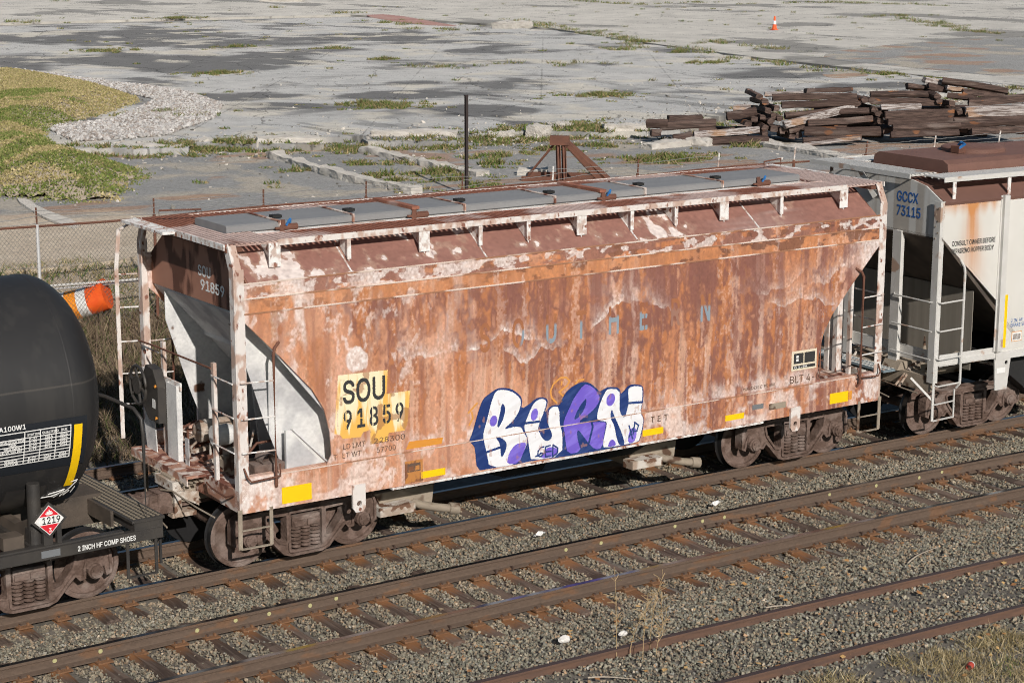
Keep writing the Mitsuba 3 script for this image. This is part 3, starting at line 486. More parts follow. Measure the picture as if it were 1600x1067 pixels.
DARK = [(a, b, r) for a, b, r in DARK]

# ---------------------------------------------------------------- the setting: ground, lot, slabs
xs = np.concatenate([np.linspace(-700, -32, 12), np.arange(-30, 45, .5), np.linspace(47, 700, 14)])
ys = np.concatenate([np.linspace(-400, -20, 8), np.arange(-18, 17.5, .25), np.linspace(18, 900, 10)])
def gz(X, Y):
    return ground_z(np.clip(X, -60, 60), Y) - .012 + .025 * (fbmn(X, Y, 1.3, 3) - .5) * (np.abs(X) < 60) * (Y > -16)
struct('ground', grid_mesh(xs, ys, gz), 'm_ground', smooth=True, label='railway ground of soil and ballast dust under the tracks and the bank', cat='ground')
edge = [(x, KC * x * x / 2 + 15.3 + .35 * math.sin(x * .9)) for x in np.linspace(-60, 60, 90)]
asph = Polygon([(-500, 22)] + edge + [(500, 40), (500, 900), (-500, 900)])
struct('asphalt_yard', MB().prism(asph, 1.50, 1.60, 'xyz'), 'm_asphalt', label='dark grey worn asphalt between the fence and the concrete slabs', cat='asphalt')

def ragged(pts, amp, step, seed):
    r = np.random.default_rng(seed); out = []
    for a, b in zip(pts[:-1], pts[1:]):
        a, b = np.array(a), np.array(b); L = np.linalg.norm(b - a); n = max(1, int(L / step)); t = np.array([-(b - a)[1], (b - a)[0]]) / max(L, 1e-6)
        for i in range(n): out.append(tuple(a + (b - a) * i / n + t * r.normal(0, amp)))
    return out + [tuple(pts[-1])]
front = ragged(SLAB_EDGE, .22, .7, 3)
slab = Polygon(front + ragged(SLAB_BACK, .3, 1.5, 4)).buffer(0)
struct('concrete_slab', MB().prism(slab, 1.45, LOT, 'xyz'), 'm_concrete', label='large grey concrete slab with dark stains and a broken front edge', cat='concrete slab')
struct('concrete_slab', MB().prism(Polygon([(x - 2.2, y - 2.6) for x, y in FAR1[:8]] + FAR1[8:]).buffer(0), 1.45, LOT - .03, 'xyz'), 'm_concrete_far', label='paler cracked concrete slab with weeds at the far side of the lot', cat='concrete slab')
for nm, pl, zt, mt, lb in (('asphalt_patch', ASPH2, LOT - .015, 'm_asphalt', 'grey gravelly asphalt patch beyond the timber pile at the right edge'), ('asphalt_patch', ASPH4, LOT + .010, 'm_asphalt', 'small dark asphalt patch in the concrete above the timber pile')):
    struct(nm, MB().prism(smooth_poly(pl, 2), LOT - .1, zt, 'xyz'), mt, label=lb, cat='asphalt')
struct('red_slab', MB().prism(smooth_poly(RED, 1), LOT - .1, LOT + .012, 'xyz'), 'm_red_slab', label='reddish brick coloured slab far back in the middle of the lot', cat='slab')
struct('pale_path', MB().prism(smooth_poly(PALEROAD, 1), 1.45, 1.66, 'xyz'), 'm_chunk', label='pale concrete strip in the sandy corner beyond the chain-link fence', cat='path')

# the grass mound with its stone border
mp = smooth_poly(MOUND, 2)
bx = mp.bounds; gx = np.arange(bx[0], bx[2], .4); gy = np.arange(bx[1], bx[3], .4)
X, Y = np.meshgrid(gx, gy, indexing='ij')
dist = np.where(shapely.contains_xy(mp, X, Y), shapely.distance(mp.exterior, shapely.points(X, Y)), -1.0)
def mound_h(d): return 1.56 + np.minimum(.80, np.maximum(d, 0) * .36)
v, f = grid_mesh(gx, gy, lambda a, b: mound_h(dist) + .06 * (fbmn(a, b, .8) - .5)); keep = (dist.ravel()[f] > -.5).all(1) & (dist.ravel()[f] > 0).any(1)
v[dist.ravel() <= 0, 2] = 1.5
struct('grass_mound', (v, f[keep]), 'm_ground', smooth=True, label='low grassy mound at the left with a border of white stones', cat='mound')

def tufts(points, zs, height, n_each, spread, cols, width=.02, seed=1, lean=.5, alpha=None):
    r = np.random.default_rng(seed); P = np.repeat(points, n_each, 0); Z = np.repeat(zs, n_each); n = len(P)
    H = np.repeat(np.broadcast_to(height, len(points)), n_each) * r.uniform(.5, 1.25, n)
    S = np.repeat(np.broadcast_to(spread, len(points)), n_each)
    a = r.uniform(0, 2 * np.pi, n); q = np.sqrt(r.uniform(0, 1, n)) * S
    bx_, by_ = P[:, 0] + np.cos(a) * q, P[:, 1] + np.sin(a) * q
    d = r.uniform(0, 2 * np.pi, n); w = width * r.uniform(.6, 1.4, n); ln = H * r.uniform(0, lean, n) * 2; e = r.uniform(0, 2 * np.pi, n)
    v = np.empty((n, 3, 3))
    v[:, 0] = np.stack([bx_ - np.cos(d) * w, by_ - np.sin(d) * w, Z], 1); v[:, 1] = np.stack([bx_ + np.cos(d) * w, by_ + np.sin(d) * w, Z], 1)
    v[:, 2] = np.stack([bx_ + np.cos(e) * ln, by_ + np.sin(e) * ln, Z + H], 1)
    cols = np.asarray(cols, float); c = cols[r.integers(0, len(cols), n)] * r.uniform(.7, 1.3, (n, 1))
    return (v.reshape(-1, 3), np.arange(3 * n).reshape(-1, 3)), np.repeat(c, 3, 0)
def stuff(name, mesh_col, mat, label, cat):
    k = thing(name, label, cat, kind='stuff'); put(k, mesh_col[0], mat, False, color=mesh_col[1]); return k
GREEN = [(.10, .155, .035), (.075, .125, .03), (.14, .18, .05), (.19, .19, .07)]
STRAW = [(.36, .29, .16), (.30, .235, .12), (.42, .34, .2), (.24, .20, .09)]
MIXED = GREEN + STRAW[:2]
gp = scatter_polys(mp.buffer(.25), 30000); gd = np.where(shapely.contains_xy(mp, gp[:, 0], gp[:, 1]), shapely.distance(mp.exterior, shapely.points(gp[:, 0], gp[:, 1])), 0)
kp_ = (gd > .9) | (rng.random(len(gp)) < .25 + .75 * np.clip(gd, 0, 1)); gp, gd = gp[kp_], gd[kp_]
green = fbmn(gp[:, 0], gp[:, 1], .28, 3, 5) + .028 * (20 - (gp[:, 1] - gp[:, 1].min())) * .3
sel = green > np.quantile(green, .66)
a = tufts(gp[sel], mound_h(gd[sel]) + .02, .065, 3, .18, [(.15, .19, .05), (.12, .165, .04), (.2, .22, .075), (.26, .245, .1)], .04, 2); b = tufts(gp[~sel], mound_h(gd[~sel]) + .02, .065, 3, .18, [(.38, .31, .16), (.33, .28, .13), (.43, .36, .2), (.28, .26, .10)], .04, 3)
stuff('mound_grass', ((np.vstack([a[0][0], b[0][0]]), np.vstack([a[0][1], b[0][1] + len(a[0][0])])), np.vstack([a[1], b[1]])), 'm_leaf', 'green and straw coloured short grass covering the mound at the left', 'grass')

def stone_templates(n, seed, flat_=.75):
    r = np.random.default_rng(seed); out = []
    while len(out) < n:
        p = r.normal(size=(9, 3)); p /= np.linalg.norm(p, axis=1, keepdims=True); p *= r.uniform(.75, 1.1, (9, 1)) * [1.15, .9, flat_]
        h = trimesh.convex.convex_hull(p)
        if len(h.vertices) == 9: out.append((np.array(h.vertices), np.array(h.faces)))
    return out
def stones(P, size, cols, seed):
    r = np.random.default_rng(seed); tpl = stone_templates(14, seed); n = len(P); which = r.integers(0, len(tpl), n); vs, fs, cs, at = [], [], [], 0
    q = r.normal(size=(n, 4)); q[:, 1:3] *= .45; q /= np.linalg.norm(q, axis=1, keepdims=True); w, x, y, z = q.T
    R = np.stack([1 - 2 * (y * y + z * z), 2 * (x * y - z * w), 2 * (x * z + y * w), 2 * (x * y + z * w), 1 - 2 * (x * x + z * z), 2 * (y * z - x * w), 2 * (x * z - y * w), 2 * (y * z + x * w), 1 - 2 * (x * x + y * y)], -1).reshape(-1, 3, 3)
    for k, (tv, tf) in enumerate(tpl):
        i = np.nonzero(which == k)[0]
        if not len(i): continue
        V = np.einsum('nij,vj->nvi', R[i], tv) * size[i][:, None, None] + P[i][:, None]
        vs.append(V.reshape(-1, 3)); fs.append((tf[None] + (np.arange(len(i)) * len(tv))[:, None, None] + at).reshape(-1, 3)); at += len(i) * len(tv); cs.append(np.repeat(cols[i], len(tv), 0))
    return (np.vstack(vs), np.vstack(fs)), np.vstack(cs)

rp = Polygon(RIPRAP).buffer(0).buffer(.1).difference(mp.buffer(-.6)); n = 17000
P = scatter_polys(rp, n); rc = np.where(rng.random((n, 1)) < .3, [[.33, .29, .26]], [[.52, .50, .48]]) * rng.uniform(.7, 1.25, (n, 1))
zz = np.where(shapely.contains_xy(slab, P[:, 0], P[:, 1]), 1.80, 1.70) + .07 * fbmn(P[:, 0], P[:, 1], .6)
stuff('border_stones', stones(np.column_stack([P, zz + rng.uniform(0, .06, n)]), rng.uniform(.035, .10, n), rc, 5), 'm_stone', 'white and pinkish loose stones in a band around the grassy mound', 'stones')
# crumbs of stone and rubble over the lot
n = 2600; ep = LineString(SLAB_EDGE); P = np.array([ep.interpolate(t).coords[0] for t in rng.uniform(0, ep.length, n)]) + rng.normal(0, [2.5, 1.6], (n, 2))
P2 = scatter_polys(Polygon([(2, 20), (30, 18), (50, 40), (25, 60), (0, 45)]), 900)
P = np.vstack([P, P2]); n = len(P); inslab = shapely.contains_xy(slab, P[:, 0], P[:, 1])
rc = np.where(rng.random((n, 1)) < .45, [[.55, .51, .46]], [[.20, .19, .17]]) * rng.uniform(.7, 1.2, (n, 1))
stuff('rubble', stones(np.column_stack([P, np.where(inslab, LOT, 1.6) + .01]), rng.uniform(.02, .07, n) * np.where(rng.random(n) < .05, 2, 1), rc, 6), 'm_stone', 'small pieces of concrete rubble strewn over the lot', 'rubble')

# weeds in the joints of the lot
pts, hs, sp = [], [], []
for L in WEEDLINES:
    ls = LineString(L); m = int(ls.length * 1.7)
    for t in rng.uniform(0, ls.length, m):
        if meshkit.noise(np.array([[t * .22, len(pts) * .0, L[0][0]]]), 3)[0] < .42: continue
        p = ls.interpolate(t); pts.append((p.x + rng.normal(0, .7), p.y + rng.normal(0, .7))); hs.append(rng.uniform(.09, .24)); sp.append(.5)
for x, y, r_ in WEEDSPOTS:
    for _ in range(int(24 * r_)):
        a_, q_ = rng.uniform(0, 2 * math.pi), abs(rng.normal(0, .8)) * r_
        pts.append((x + math.cos(a_) * q_ * 1.2, y + math.sin(a_) * q_ * .8)); hs.append(rng.uniform(.05, .24) * max(.35, 1 - .4 * q_ / r_)); sp.append(.22)
le = LineString(SLAB_EDGE)
for t in rng.uniform(0, le.length, 240):
    p = le.interpolate(t); pts.append((p.x + rng.normal(0, .9), p.y - .4 + rng.normal(0, .6))); hs.append(rng.uniform(.05, .2)); sp.append(.25)
for _ in range(210):
    x_ = rng.uniform(4, 95); pts.append((x_, rng.uniform(24, 130) if x_ > 20 else rng.uniform(22, 60))); hs.append(rng.uniform(.04, .13)); sp.append(.25)
pts = np.array(pts); inslab = shapely.contains_xy(slab, pts[:, 0], pts[:, 1]) | (pts[:, 1] > 60)
stuff('weeds', tufts(pts, np.where(inslab, LOT, 1.6), np.array(hs), 26, np.array(sp), [(.105, .155, .04), (.08, .12, .03), (.15, .175, .055), (.21, .19, .08), (.33, .26, .14), (.24, .19, .11)], .028, 7, .9), 'm_leaf', 'green weeds growing in the joints and along the broken edges of the lot', 'weeds')

# ---------------------------------------------------------------- concrete kerbs and lumps
def lump(cx, cy, z0, L, W, H, a, seed, n=2):
    m = trimesh.creation.box((L, W, H)).subdivide().subdivide().subdivide(); v = np.array(m.vertices)
    v += (meshkit.fbm(v * [2.2, 2.2, 3] + seed, 3, seed)[:, None] - .5) * .30 * np.sign(v) * [.6, .8, .8] + (meshkit.noise(v * 9 + seed, seed)[:, None] - .5) * .06
    v[:, 2] += H / 2 - .04
    b = MB().add(v, m.faces); return b.moved(rotz(a, (cx, cy, z0)))
def kerb(pts, w, h, label, seed, group=None):
    k = thing('concrete_kerb', label, 'kerb', group); b = MB(); ln = LineString(pts); s = 0.0; r = np.random.default_rng(seed); i = 0
    while s < ln.length - .3:
        L = min(r.uniform(1.6, 3.0), ln.length - s); p, q = ln.interpolate(s), ln.interpolate(s + L); a = math.atan2(q.y - p.y, q.x - p.x)
        part(k, 'kerb_block', lump((p.x + q.x) / 2, (p.y + q.y) / 2, 1.6, L + .04, w * r.uniform(.85, 1.15), h * r.uniform(.93, 1.08), a + r.normal(0, .012), seed + i), 'm_chunk'); s += L; i += 1
kerb(CURB1, .40, .24, 'broken pale concrete kerb running down towards the hoppers roof left of the steel pole', 20)
kerb(CURB2, .38, .20, 'low straight concrete kerb ending beside the steel pole', 40)
kerb(CURB3, .7, .24, 'short pale kerb with grass in front of the left end of the timber pile', 60)
kerb(CURB4, .8, .16, 'crumbling kerb behind the far end of the rusty roof, nearest the right-hand timbers', 80)
for (x0, y0, x1, y1, w, h, lb) in ((7.19, 35.3, 9.36, 33.5, .6, .28, 'long low pale piece of the broken slab edge next to the white stones'), (11.84, 33.2, 13.69, 32.45, .8, .42, 'pale broken slab edge piece left of the flat bare slope'),
                                   (16.08, 33.05, 18.47, 31.45, .75, .42, 'long pale slab edge piece left of the steel pole'), (23.6, 30.1, 24.9, 29.35, .7, .46, 'pale slab edge piece touching the left end of the timber pile')):
    k = thing('slab_edge_piece', lb, 'concrete', None)
    L = math.hypot(x1 - x0, y1 - y0); put(k, lump((x0 + x1) / 2, (y0 + y1) / 2, 1.58, L, w, h, math.atan2(y1 - y0, x1 - x0), int(x0 * 9), 3), 'm_chunk')
for (x, y, z0, L, W, H, a, lb) in ((21.5, 31.0, 1.58, .75, .6, .45, .5, 'squarish pale concrete lump above the rusty steel bumper'), (22.9, 31.7, 1.72, .9, .6, .3, -.3, 'flat pale concrete lump in the green weeds left of the timber pile'),
                                   (10.54, 34.5, 1.66, .7, .5, .25, .2, 'small pale lump in the weeds between two slab edge pieces'), (15.5, 22.6, 1.52, .8, .5, .28, -.6, 'pale concrete lump just right of the pole foot'), (20.2, 31.4, 1.62, .9, .5, .25, -.5, 'pale lump in weeds directly right of the pole'),
                                   (60.7, 91.2, 1.76, 3.2, 1.6, .5, .5, 'whitish low slab of concrete far back above the pole'), (70.8, 146, 1.76, 4.2, 1.4, .45, -.7, 'whitish concrete slab at the top edge of the picture, left of centre')):
    put(thing('concrete_lump', lb, 'concrete'), lump(x, y, z0, L, W, H, a, int(x * 7)), 'm_chunk')

# ---------------------------------------------------------------- pole, track bumper, cone, drum
k = thing('steel_pole', 'tall dark rusty steel pole standing alone behind the hopper car', 'pole')
b = MB().bar((11.415, 19.79, 1.5), (11.415, 19.79, 4.27), .07, .012, (1, 0, 0)).bar((11.415, 19.757, 1.5), (11.415, 19.757, 4.27), .012, .075, (1, 0, 0)).bar((11.415, 19.823, 1.5), (11.415, 19.823, 4.27), .012, .075, (1, 0, 0))
part(k, 'shaft', b, 'm_pole'); part(k, 'cap', MB().box(11.37, 11.46, 19.745, 19.835, 4.25, 4.285), 'm_pole')
k = thing('track_bumper', 'rusty steel track bumper of slanted beams behind the hopper car', 'track bumper')
BX, BY = 14.96, 21.2
ax = np.array([.72, -.69, 0]); dp = np.array([.69, .72, 0]); O = np.array([BX, BY, 1.6]); W = lambda u, w, z: O + ax * u + dp * w + np.array([0, 0, z])
part(k, 'buffer_head', MB().bar(W(.18, -.18, 1.17), W(.72, -.18, 1.17), .22, .26), 'm_steel_rust')
for u0 in (.40, .56):
    b = MB().bar(W(u0, -.18, 1.1), W(u0 + .06, -.3, -.1), .09, .02).bar(W(u0 - .04, -.18, 1.1), W(u0 + .02, -.3, -.1), .02, .14).bar(W(u0 + .04, -.18, 1.1), W(u0 + .10, -.3, -.1), .02, .14)
    part(k, 'upright', b, 'm_steel_rust')
for w in (-.2, .9): part(k, 'brace', MB().bar(W(.62, w * .2 - .1, 1.06), W(1.75, w, -.1), .16, .05).bar(W(.62, w * .2 - .1, 1.10), W(1.75, w, -.06), .05, .16), 'm_steel_rust')
part(k, 'tie_rod', MB().bar(W(.28, -.1, 1.05), W(-.5, .1, .12), .055, .055), 'm_steel_rust')
part(k, 'base_rail', MB().bar(W(-.65, -.15, .06), W(1.6, -.15, .06), .10, .13).bar(W(-.65, -.15, .0), W(1.6, -.15, .0), .2, .03), 'm_steel_rust')
part(k, 'base_rail', MB().bar(W(-.65, .95, .06), W(1.6, .95, .06), .10, .13), 'm_steel_rust')
cx, cy = 74.52, 79.14
k = thing('traffic_cone', 'orange traffic cone with a white band standing far out on the lot', 'traffic cone')
part(k, 'base', MB().box(cx - .2, cx + .2, cy - .2, cy + .2, 1.8, 1.85), 'm_cone'); part(k, 'body', MB().lathe([(.17, 1.85), (.115, 2.2), (.1, 2.3), (.05, 2.72), (.001, 2.73)], (cx, cy, 0), 'z', 18), 'm_cone', True)
part(k, 'reflective_band', MB().lathe([(.128, 2.18), (.092, 2.42)], (cx, cy, 0), 'z', 18), 'm_whitepaint', True)
# the crushed drum on the bank
k = thing('traffic_drum', 'crushed orange and white striped traffic drum lying on the bank by the fence', 'traffic drum')
def drum(s0, s1, r_=1.0):
    b = MB(); n = 26; L = np.linspace(s0, s1, 9); an = np.arange(n) / n * 2 * np.pi
    v = []
    for s in L:
        rad = .36
        dent = 1 - .22 * np.exp(-((s - .5) / .35) ** 2) * np.maximum(0, np.cos(an - 1.9)) - .06 * np.cos(2 * an + s * 1.2)
        v.append(np.stack([np.full(n, (s - .47) * 1.15), rad * dent * np.cos(an) * r_, rad * .86 * dent * np.sin(an) * r_], 1))
    v = np.array(v); i, j = np.meshgrid(np.arange(len(L) - 1), np.arange(n), indexing='ij'); q = np.stack([i * n + j, i * n + (j + 1) % n, (i + 1) * n + (j + 1) % n, (i + 1) * n + j], -1).reshape(-1, 4)
    b.add(v.reshape(-1, 3), np.vstack([q[:, [0, 1, 2]], q[:, [0, 2, 3]]]))
    for o, e in ((0, s0), (len(L) - 1, s1)): b.add(np.vstack([v[o], [[v[o][0, 0], 0, 0]]]), np.array([[j, (j + 1) % n, n] for j in range(n)]))
    return b
DM = rotz(-.62, (-2.42, 12.36, 1.32)) @ np.array([[math.cos(-.33), 0, math.sin(-.33), 0], [0, 1, 0, 0], [-math.sin(-.33), 0, math.cos(-.33), 0], [0, 0, 0, 1.0]])
for s0, s1, mt in ((0, .12, 'm_barrel'), (.12, .22, 'm_letter_white'), (.22, .42, 'm_orange_drum'), (.42, .60, 'm_letter_white'), (.60, .92, 'm_barrel')):
    part(k, 'white_band' if 'white' in mt else 'orange_band', drum(s0, s1).moved(DM), mt, 40)

# ---------------------------------------------------------------- chain-link fence
FY = 12.0
k = thing('chain_link_fence', 'rusty chain-link fence with barbed wire along the top of the bank', 'fence')
fence_x = [-3.42 - 2.44 * 2 + 2.44 * i for i in range(20)]
for i, x in enumerate(fence_x):
    z0 = float(ground_z(x, FY)); h = 3.0
    part(k, 'post', MB().tube([(x, FY, .8), (x, FY, h)], .035, 8), 'm_silver' if i in (2,) else 'm_steel_rust')
    part(k, 'barb_arm', MB().bar((x, FY, h - .04), (x - .04, FY - .09, h + .34), .035, .02), 'm_steel_rust' if i % 3 == 2 else 'm_white' if i > 6 else 'm_steel_rust')
part(k, 'top_rail', MB().tube([(x, FY, 2.955 + .02 * math.sin(x)) for x in np.arange(-10, 40, 1.0)], .026, 6), 'm_steel_rust')
part(k, 'lower_rail', MB().tube([(x, FY + .03, 1.74 + .025 * math.sin(x * 1.3)) for x in np.arange(-10, 12, .5)], .026, 6), 'm_galv'); part(k, 'lower_rail', MB().tube([(x, FY + .10, 1.70 + .03 * math.sin(x * .8)) for x in np.arange(-8, 12, .5)], .02, 6), 'm_silver')
for j, (dy, dz) in enumerate(((-.03, .10), (-.06, .20), (-.09, .31))):
    part(k, 'barbed_wire', MB().tube([(x, FY + dy, 2.98 + dz - .05 * abs(math.sin(x * 1.29 + j)) + .02 * math.sin(x * 2 + j)) for x in np.arange(-8, 38, .4)], .006, 4), 'm_wire')
b = MB(); z0, z1 = .72, 2.94; pitch = .085
for s in (-1, 1):
    for x in np.arange(-7.2, 1.2, pitch):
        a0, a1 = (x, x + (z1 - z0) * .85) if s > 0 else (x + (z1 - z0) * .85, x)
        b.bar((a0, FY - .015 + .006 * s, z0), (a1, FY - .015 + .006 * s, z1), .0042, .0042)
part(k, 'wire_mesh', b, 'm_dark_wire', kind='stuff')

# dead brush on the bank behind the train
P = np.column_stack([rng.uniform(-9, 6, 5200), rng.uniform(5.9, 12.3, 5200)])
zb = ground_z(P[:, 0], P[:, 1])
stuff('brush', tufts(P, zb, np.where(rng.random(5200) < .12, .55, .2), 9, .22, [(.15, .11, .075), (.20, .15, .10), (.11, .08, .06), (.27, .21, .14), (.08, .09, .035)], .012, 11, .8), 'm_leaf', 'dry brown brush and leaves covering the bank below the fence', 'brush')
P = np.column_stack([rng.uniform(-9, 30, 3500), rng.uniform(12.2, 15.6, 3500)]); P = P[meshkit.fbm(np.column_stack([P * .7, P[:, 0] * 0]), 3, 4) > .50]
stuff('bank_grass', tufts(P, ground_z(P[:, 0], P[:, 1]), .16, 8, .3, STRAW + GREEN[:2], .014, 12, .9), 'm_leaf', 'patches of dry grass beyond the chain-link fence', 'grass')

# ---------------------------------------------------------------- the pile of old railroad timbers
def timber_mesh(a, b_, w, h, seed, roll=0.0):
    r = np.random.default_rng(seed); a, b_ = np.array(a, float), np.array(b_, float); t = b_ - a; L = np.linalg.norm(t); t /= L
    s = np.cross((0, 0, 1.0), t); s /= np.linalg.norm(s); u = np.cross(t, s); c_, s_ = math.cos(roll), math.sin(roll); s, u = s * c_ + u * s_, u * c_ - s * s_
    ch = .18; pr = np.array([(-.5, -.5 + ch), (-.5, .5 - ch), (-.5 + ch, .5), (.5 - ch, .5), (.5, .5 - ch), (.5, -.5 + ch), (.5 - ch, -.5), (-.5 + ch, -.5)]) * [w, h]
    K = 6; rings = []; wob = r.normal(0, .012, (8, 2)); bend = r.normal(0, .012)
    for i in range(K):
        q = pr * (1 + r.normal(0, .02)) + wob + r.normal(0, .007, (8, 2)); e = 0 if 0 < i < K - 1 else r.normal(0, .015, (8, 1))
        rings.append(a + t * (L * i / (K - 1)) + q[:, :1] * s + q[:, 1:] * u + u * bend * math.sin(math.pi * i / (K - 1)) + e * t)
    v = np.array(rings); n = 8; i, j = np.meshgrid(np.arange(K - 1), np.arange(n), indexing='ij'); q = np.stack([i * n + j, i * n + (j + 1) % n, (i + 1) * n + (j + 1) % n, (i + 1) * n + j], -1).reshape(-1, 4)
    f = np.vstack([q[:, [0, 1, 2]], q[:, [0, 2, 3]], [[0, j + 1, j] for j in range(1, n - 1)], [[(K - 1) * n, (K - 1) * n + j, (K - 1) * n + j + 1] for j in range(1, n - 1)]])
    return v.reshape(-1, 3), f[:, ::-1]
UNIQUE = {2: 'splintered silvery timber lying lowest in front of the middle stack', 3: 'long grey split timber slanting up across the middle stack', 0: 'straight brown timber at the bottom front of the middle stack', 21: 'grey timber on the very top of the pile, sloping down to the right', 17: 'dark timber end poking out to the left below the top of the pile', 26: 'orange-spotted timber at the upper right edge of the pile', 27: 'silvery split timber at the right edge of the picture', 36: 'broken silver-grey timber with splinters in front of the low left heap', 34: 'dark brown round-edged timber lying across the low left heap', 32: 'stubby orange-topped timber at the far left end of the pile', 16: 'short pale timber lying on the big dark timber of the right stack', 12: 'thick dark brown timber in the middle of the right stack'}
CL = [('dark brown weathered timber lying lengthwise in the middle stack of the pile', 'lengthwise timbers of the middle stack'), ('brown weathered timber lying lengthwise in the right stack of the pile', 'lengthwise timbers of the right stack'), ('weathered timber in the low heap at the left end of the pile', 'timbers of the low left heap')]
ORD = 'topmost second third fourth fifth sixth seventh eighth ninth tenth eleventh twelfth thirteenth fourteenth fifteenth sixteenth seventeenth eighteenth nineteenth twentieth'.split()
rank = {}
for g in range(3):
    ids = [i for i in range(len(TIMBERS)) if (0 if i < 12 else 1 if i < 32 else 2) == g and i not in UNIQUE]
    for q, i in enumerate(sorted(ids, key=lambda i: -(TIMBERS[i][2] + TIMBERS[i][5]))): rank[i] = ORD[q] + (' from the top' if q else '')
CLN = ('lengthwise timbers of the middle stack', 'lengthwise timbers of the right stack', 'timbers of the low left heap')
for i, (x0, y0, z0, x1, y1, z1, th, kind) in enumerate(TIMBERS):
    g = 0 if i < 12 else 1 if i < 32 else 2
    kk = thing('timber', UNIQUE.get(i) or f'weathered brown timber, {rank[i]} among the {CLN[g]}', 'timber', CLN[g])
    th *= 1.08; w_ = .25 if th > .16 else .19
    sh = np.array([.35, .36, 0]) * w_ * .5
    put(kk, timber_mesh(np.array((x0, y0, z0)) + sh, np.array((x1, y1, z1)) + sh + np.array([.68, .72, 0]) * rng.normal(0, .10) + np.array([0, 0, .02]) * rng.normal(), w_, th, i, rng.normal(0, .16)), 'm_timber_pale' if kind == 2 else 'm_timber_dark' if (i * 7) % 5 < 2 else 'm_timber', 30)
for i, (x, y, z) in enumerate(ENDON):
    kk = thing('timber', 'timber end facing out of the dark gap between the stacks', 'timber', 'timbers stacked end-on')
    d = np.array([.45, .88, rng.normal(0, .03)]); put(kk, timber_mesh((x, y, z), np.array((x, y, z)) + d * rng.uniform(1.5, 2.2), .22, .18, 100 + i, rng.normal(0, .25)), 'm_timber', 30)
# timbers inside the stacks that hold the front ones up
for ci, (x, y, wdt, hgt) in enumerate(((30.2, 25.0, 2.3, 1.0), (33.4, 23.2, 2.2, 1.0), (36.6, 21.6, 2.4, 1.0), (26.1, 26.8, 1.6, .45))):
    for lv in range(int(hgt / .2)):
        for q in range(3):
            o = np.array([x, y, 1.6 + .1 + lv * .2]) + np.array([.70, .72, 0]) * (.45 + q * .27) + np.array([.70, -.71, 0]) * rng.normal(0, .1)
            a = np.array([.70, -.71, 0]) * wdt * .5
            kk = thing('timber', 'dark timber deep inside the stacks, mostly hidden behind the front ones', 'timber', 'timbers inside the stacks')
            put(kk, timber_mesh(o - a, o + a, .24, .19, 300 + ci * 40 + lv * 6 + q), 'm_timber', 30)

# ---------------------------------------------------------------- tracks
HEAD = [(-.037, 0), (.037, 0), (.038, -.012), (.037, -.036), (.012, -.050), (.009, -.062), (.009, -.128), (.014, -.145), (.076, -.166), (.076, -.180), (-.076, -.180), (-.076, -.166), (-.014, -.145), (-.009, -.128), (-.009, -.062), (-.012, -.050), (-.037, -.036), (-.038, -.012)]
def sweep(yf, z, prof, xs_, s=1.0):
    p = np.array(prof) * s; n = len(p); y = yf(xs_)
    v = np.stack([np.repeat(xs_, n), (y[:, None] + p[None, :, 0]).ravel(), (z + np.tile(p[:, 1], len(xs_)))], 1)
    i, j = np.meshgrid(np.arange(len(xs_) - 1), np.arange(n), indexing='ij'); q = np.stack([i * n + j, (i + 1) * n + j, (i + 1) * n + (j + 1) % n, i * n + (j + 1) % n], -1).reshape(-1, 4)
    return v, np.vstack([q[:, [0, 1, 2]], q[:, [0, 2, 3]]])[:, ::-1]
RX = np.arange(-30, 46, 1.0)
plate = MB().box(-.10, .10, -.17, .17, 0, .018).box(-.10, -.07, -.17, .17, .018, .026)
for sx in (-1, 1):
    for sy in (-1, 1): plate.box(sx * .055 - .013, sx * .055 + .013, sy * .092 - .018, sy * .092 + .018, .018, .05)
PLATE = mikit.ply(plate.mesh(), 'm_plate')
SPIKE = MB()
for sx in (-1, 1):
    for sy in (-1, 1):
        if sx * sy > 0: SPIKE.box(sx * .05 - .014, sx * .05 + .014, sy * .095 - .018, sy * .095 + .018, .03, .055)
SPIKE = mikit.ply(SPIKE.mesh(), 'm_spike')
TIE = [mikit.ply(timber_mesh((0, -1.3, -.09), (0, 1.3, -.09), .23, .18, 700 + i), 'm_tie', 30) for i in range(6)]
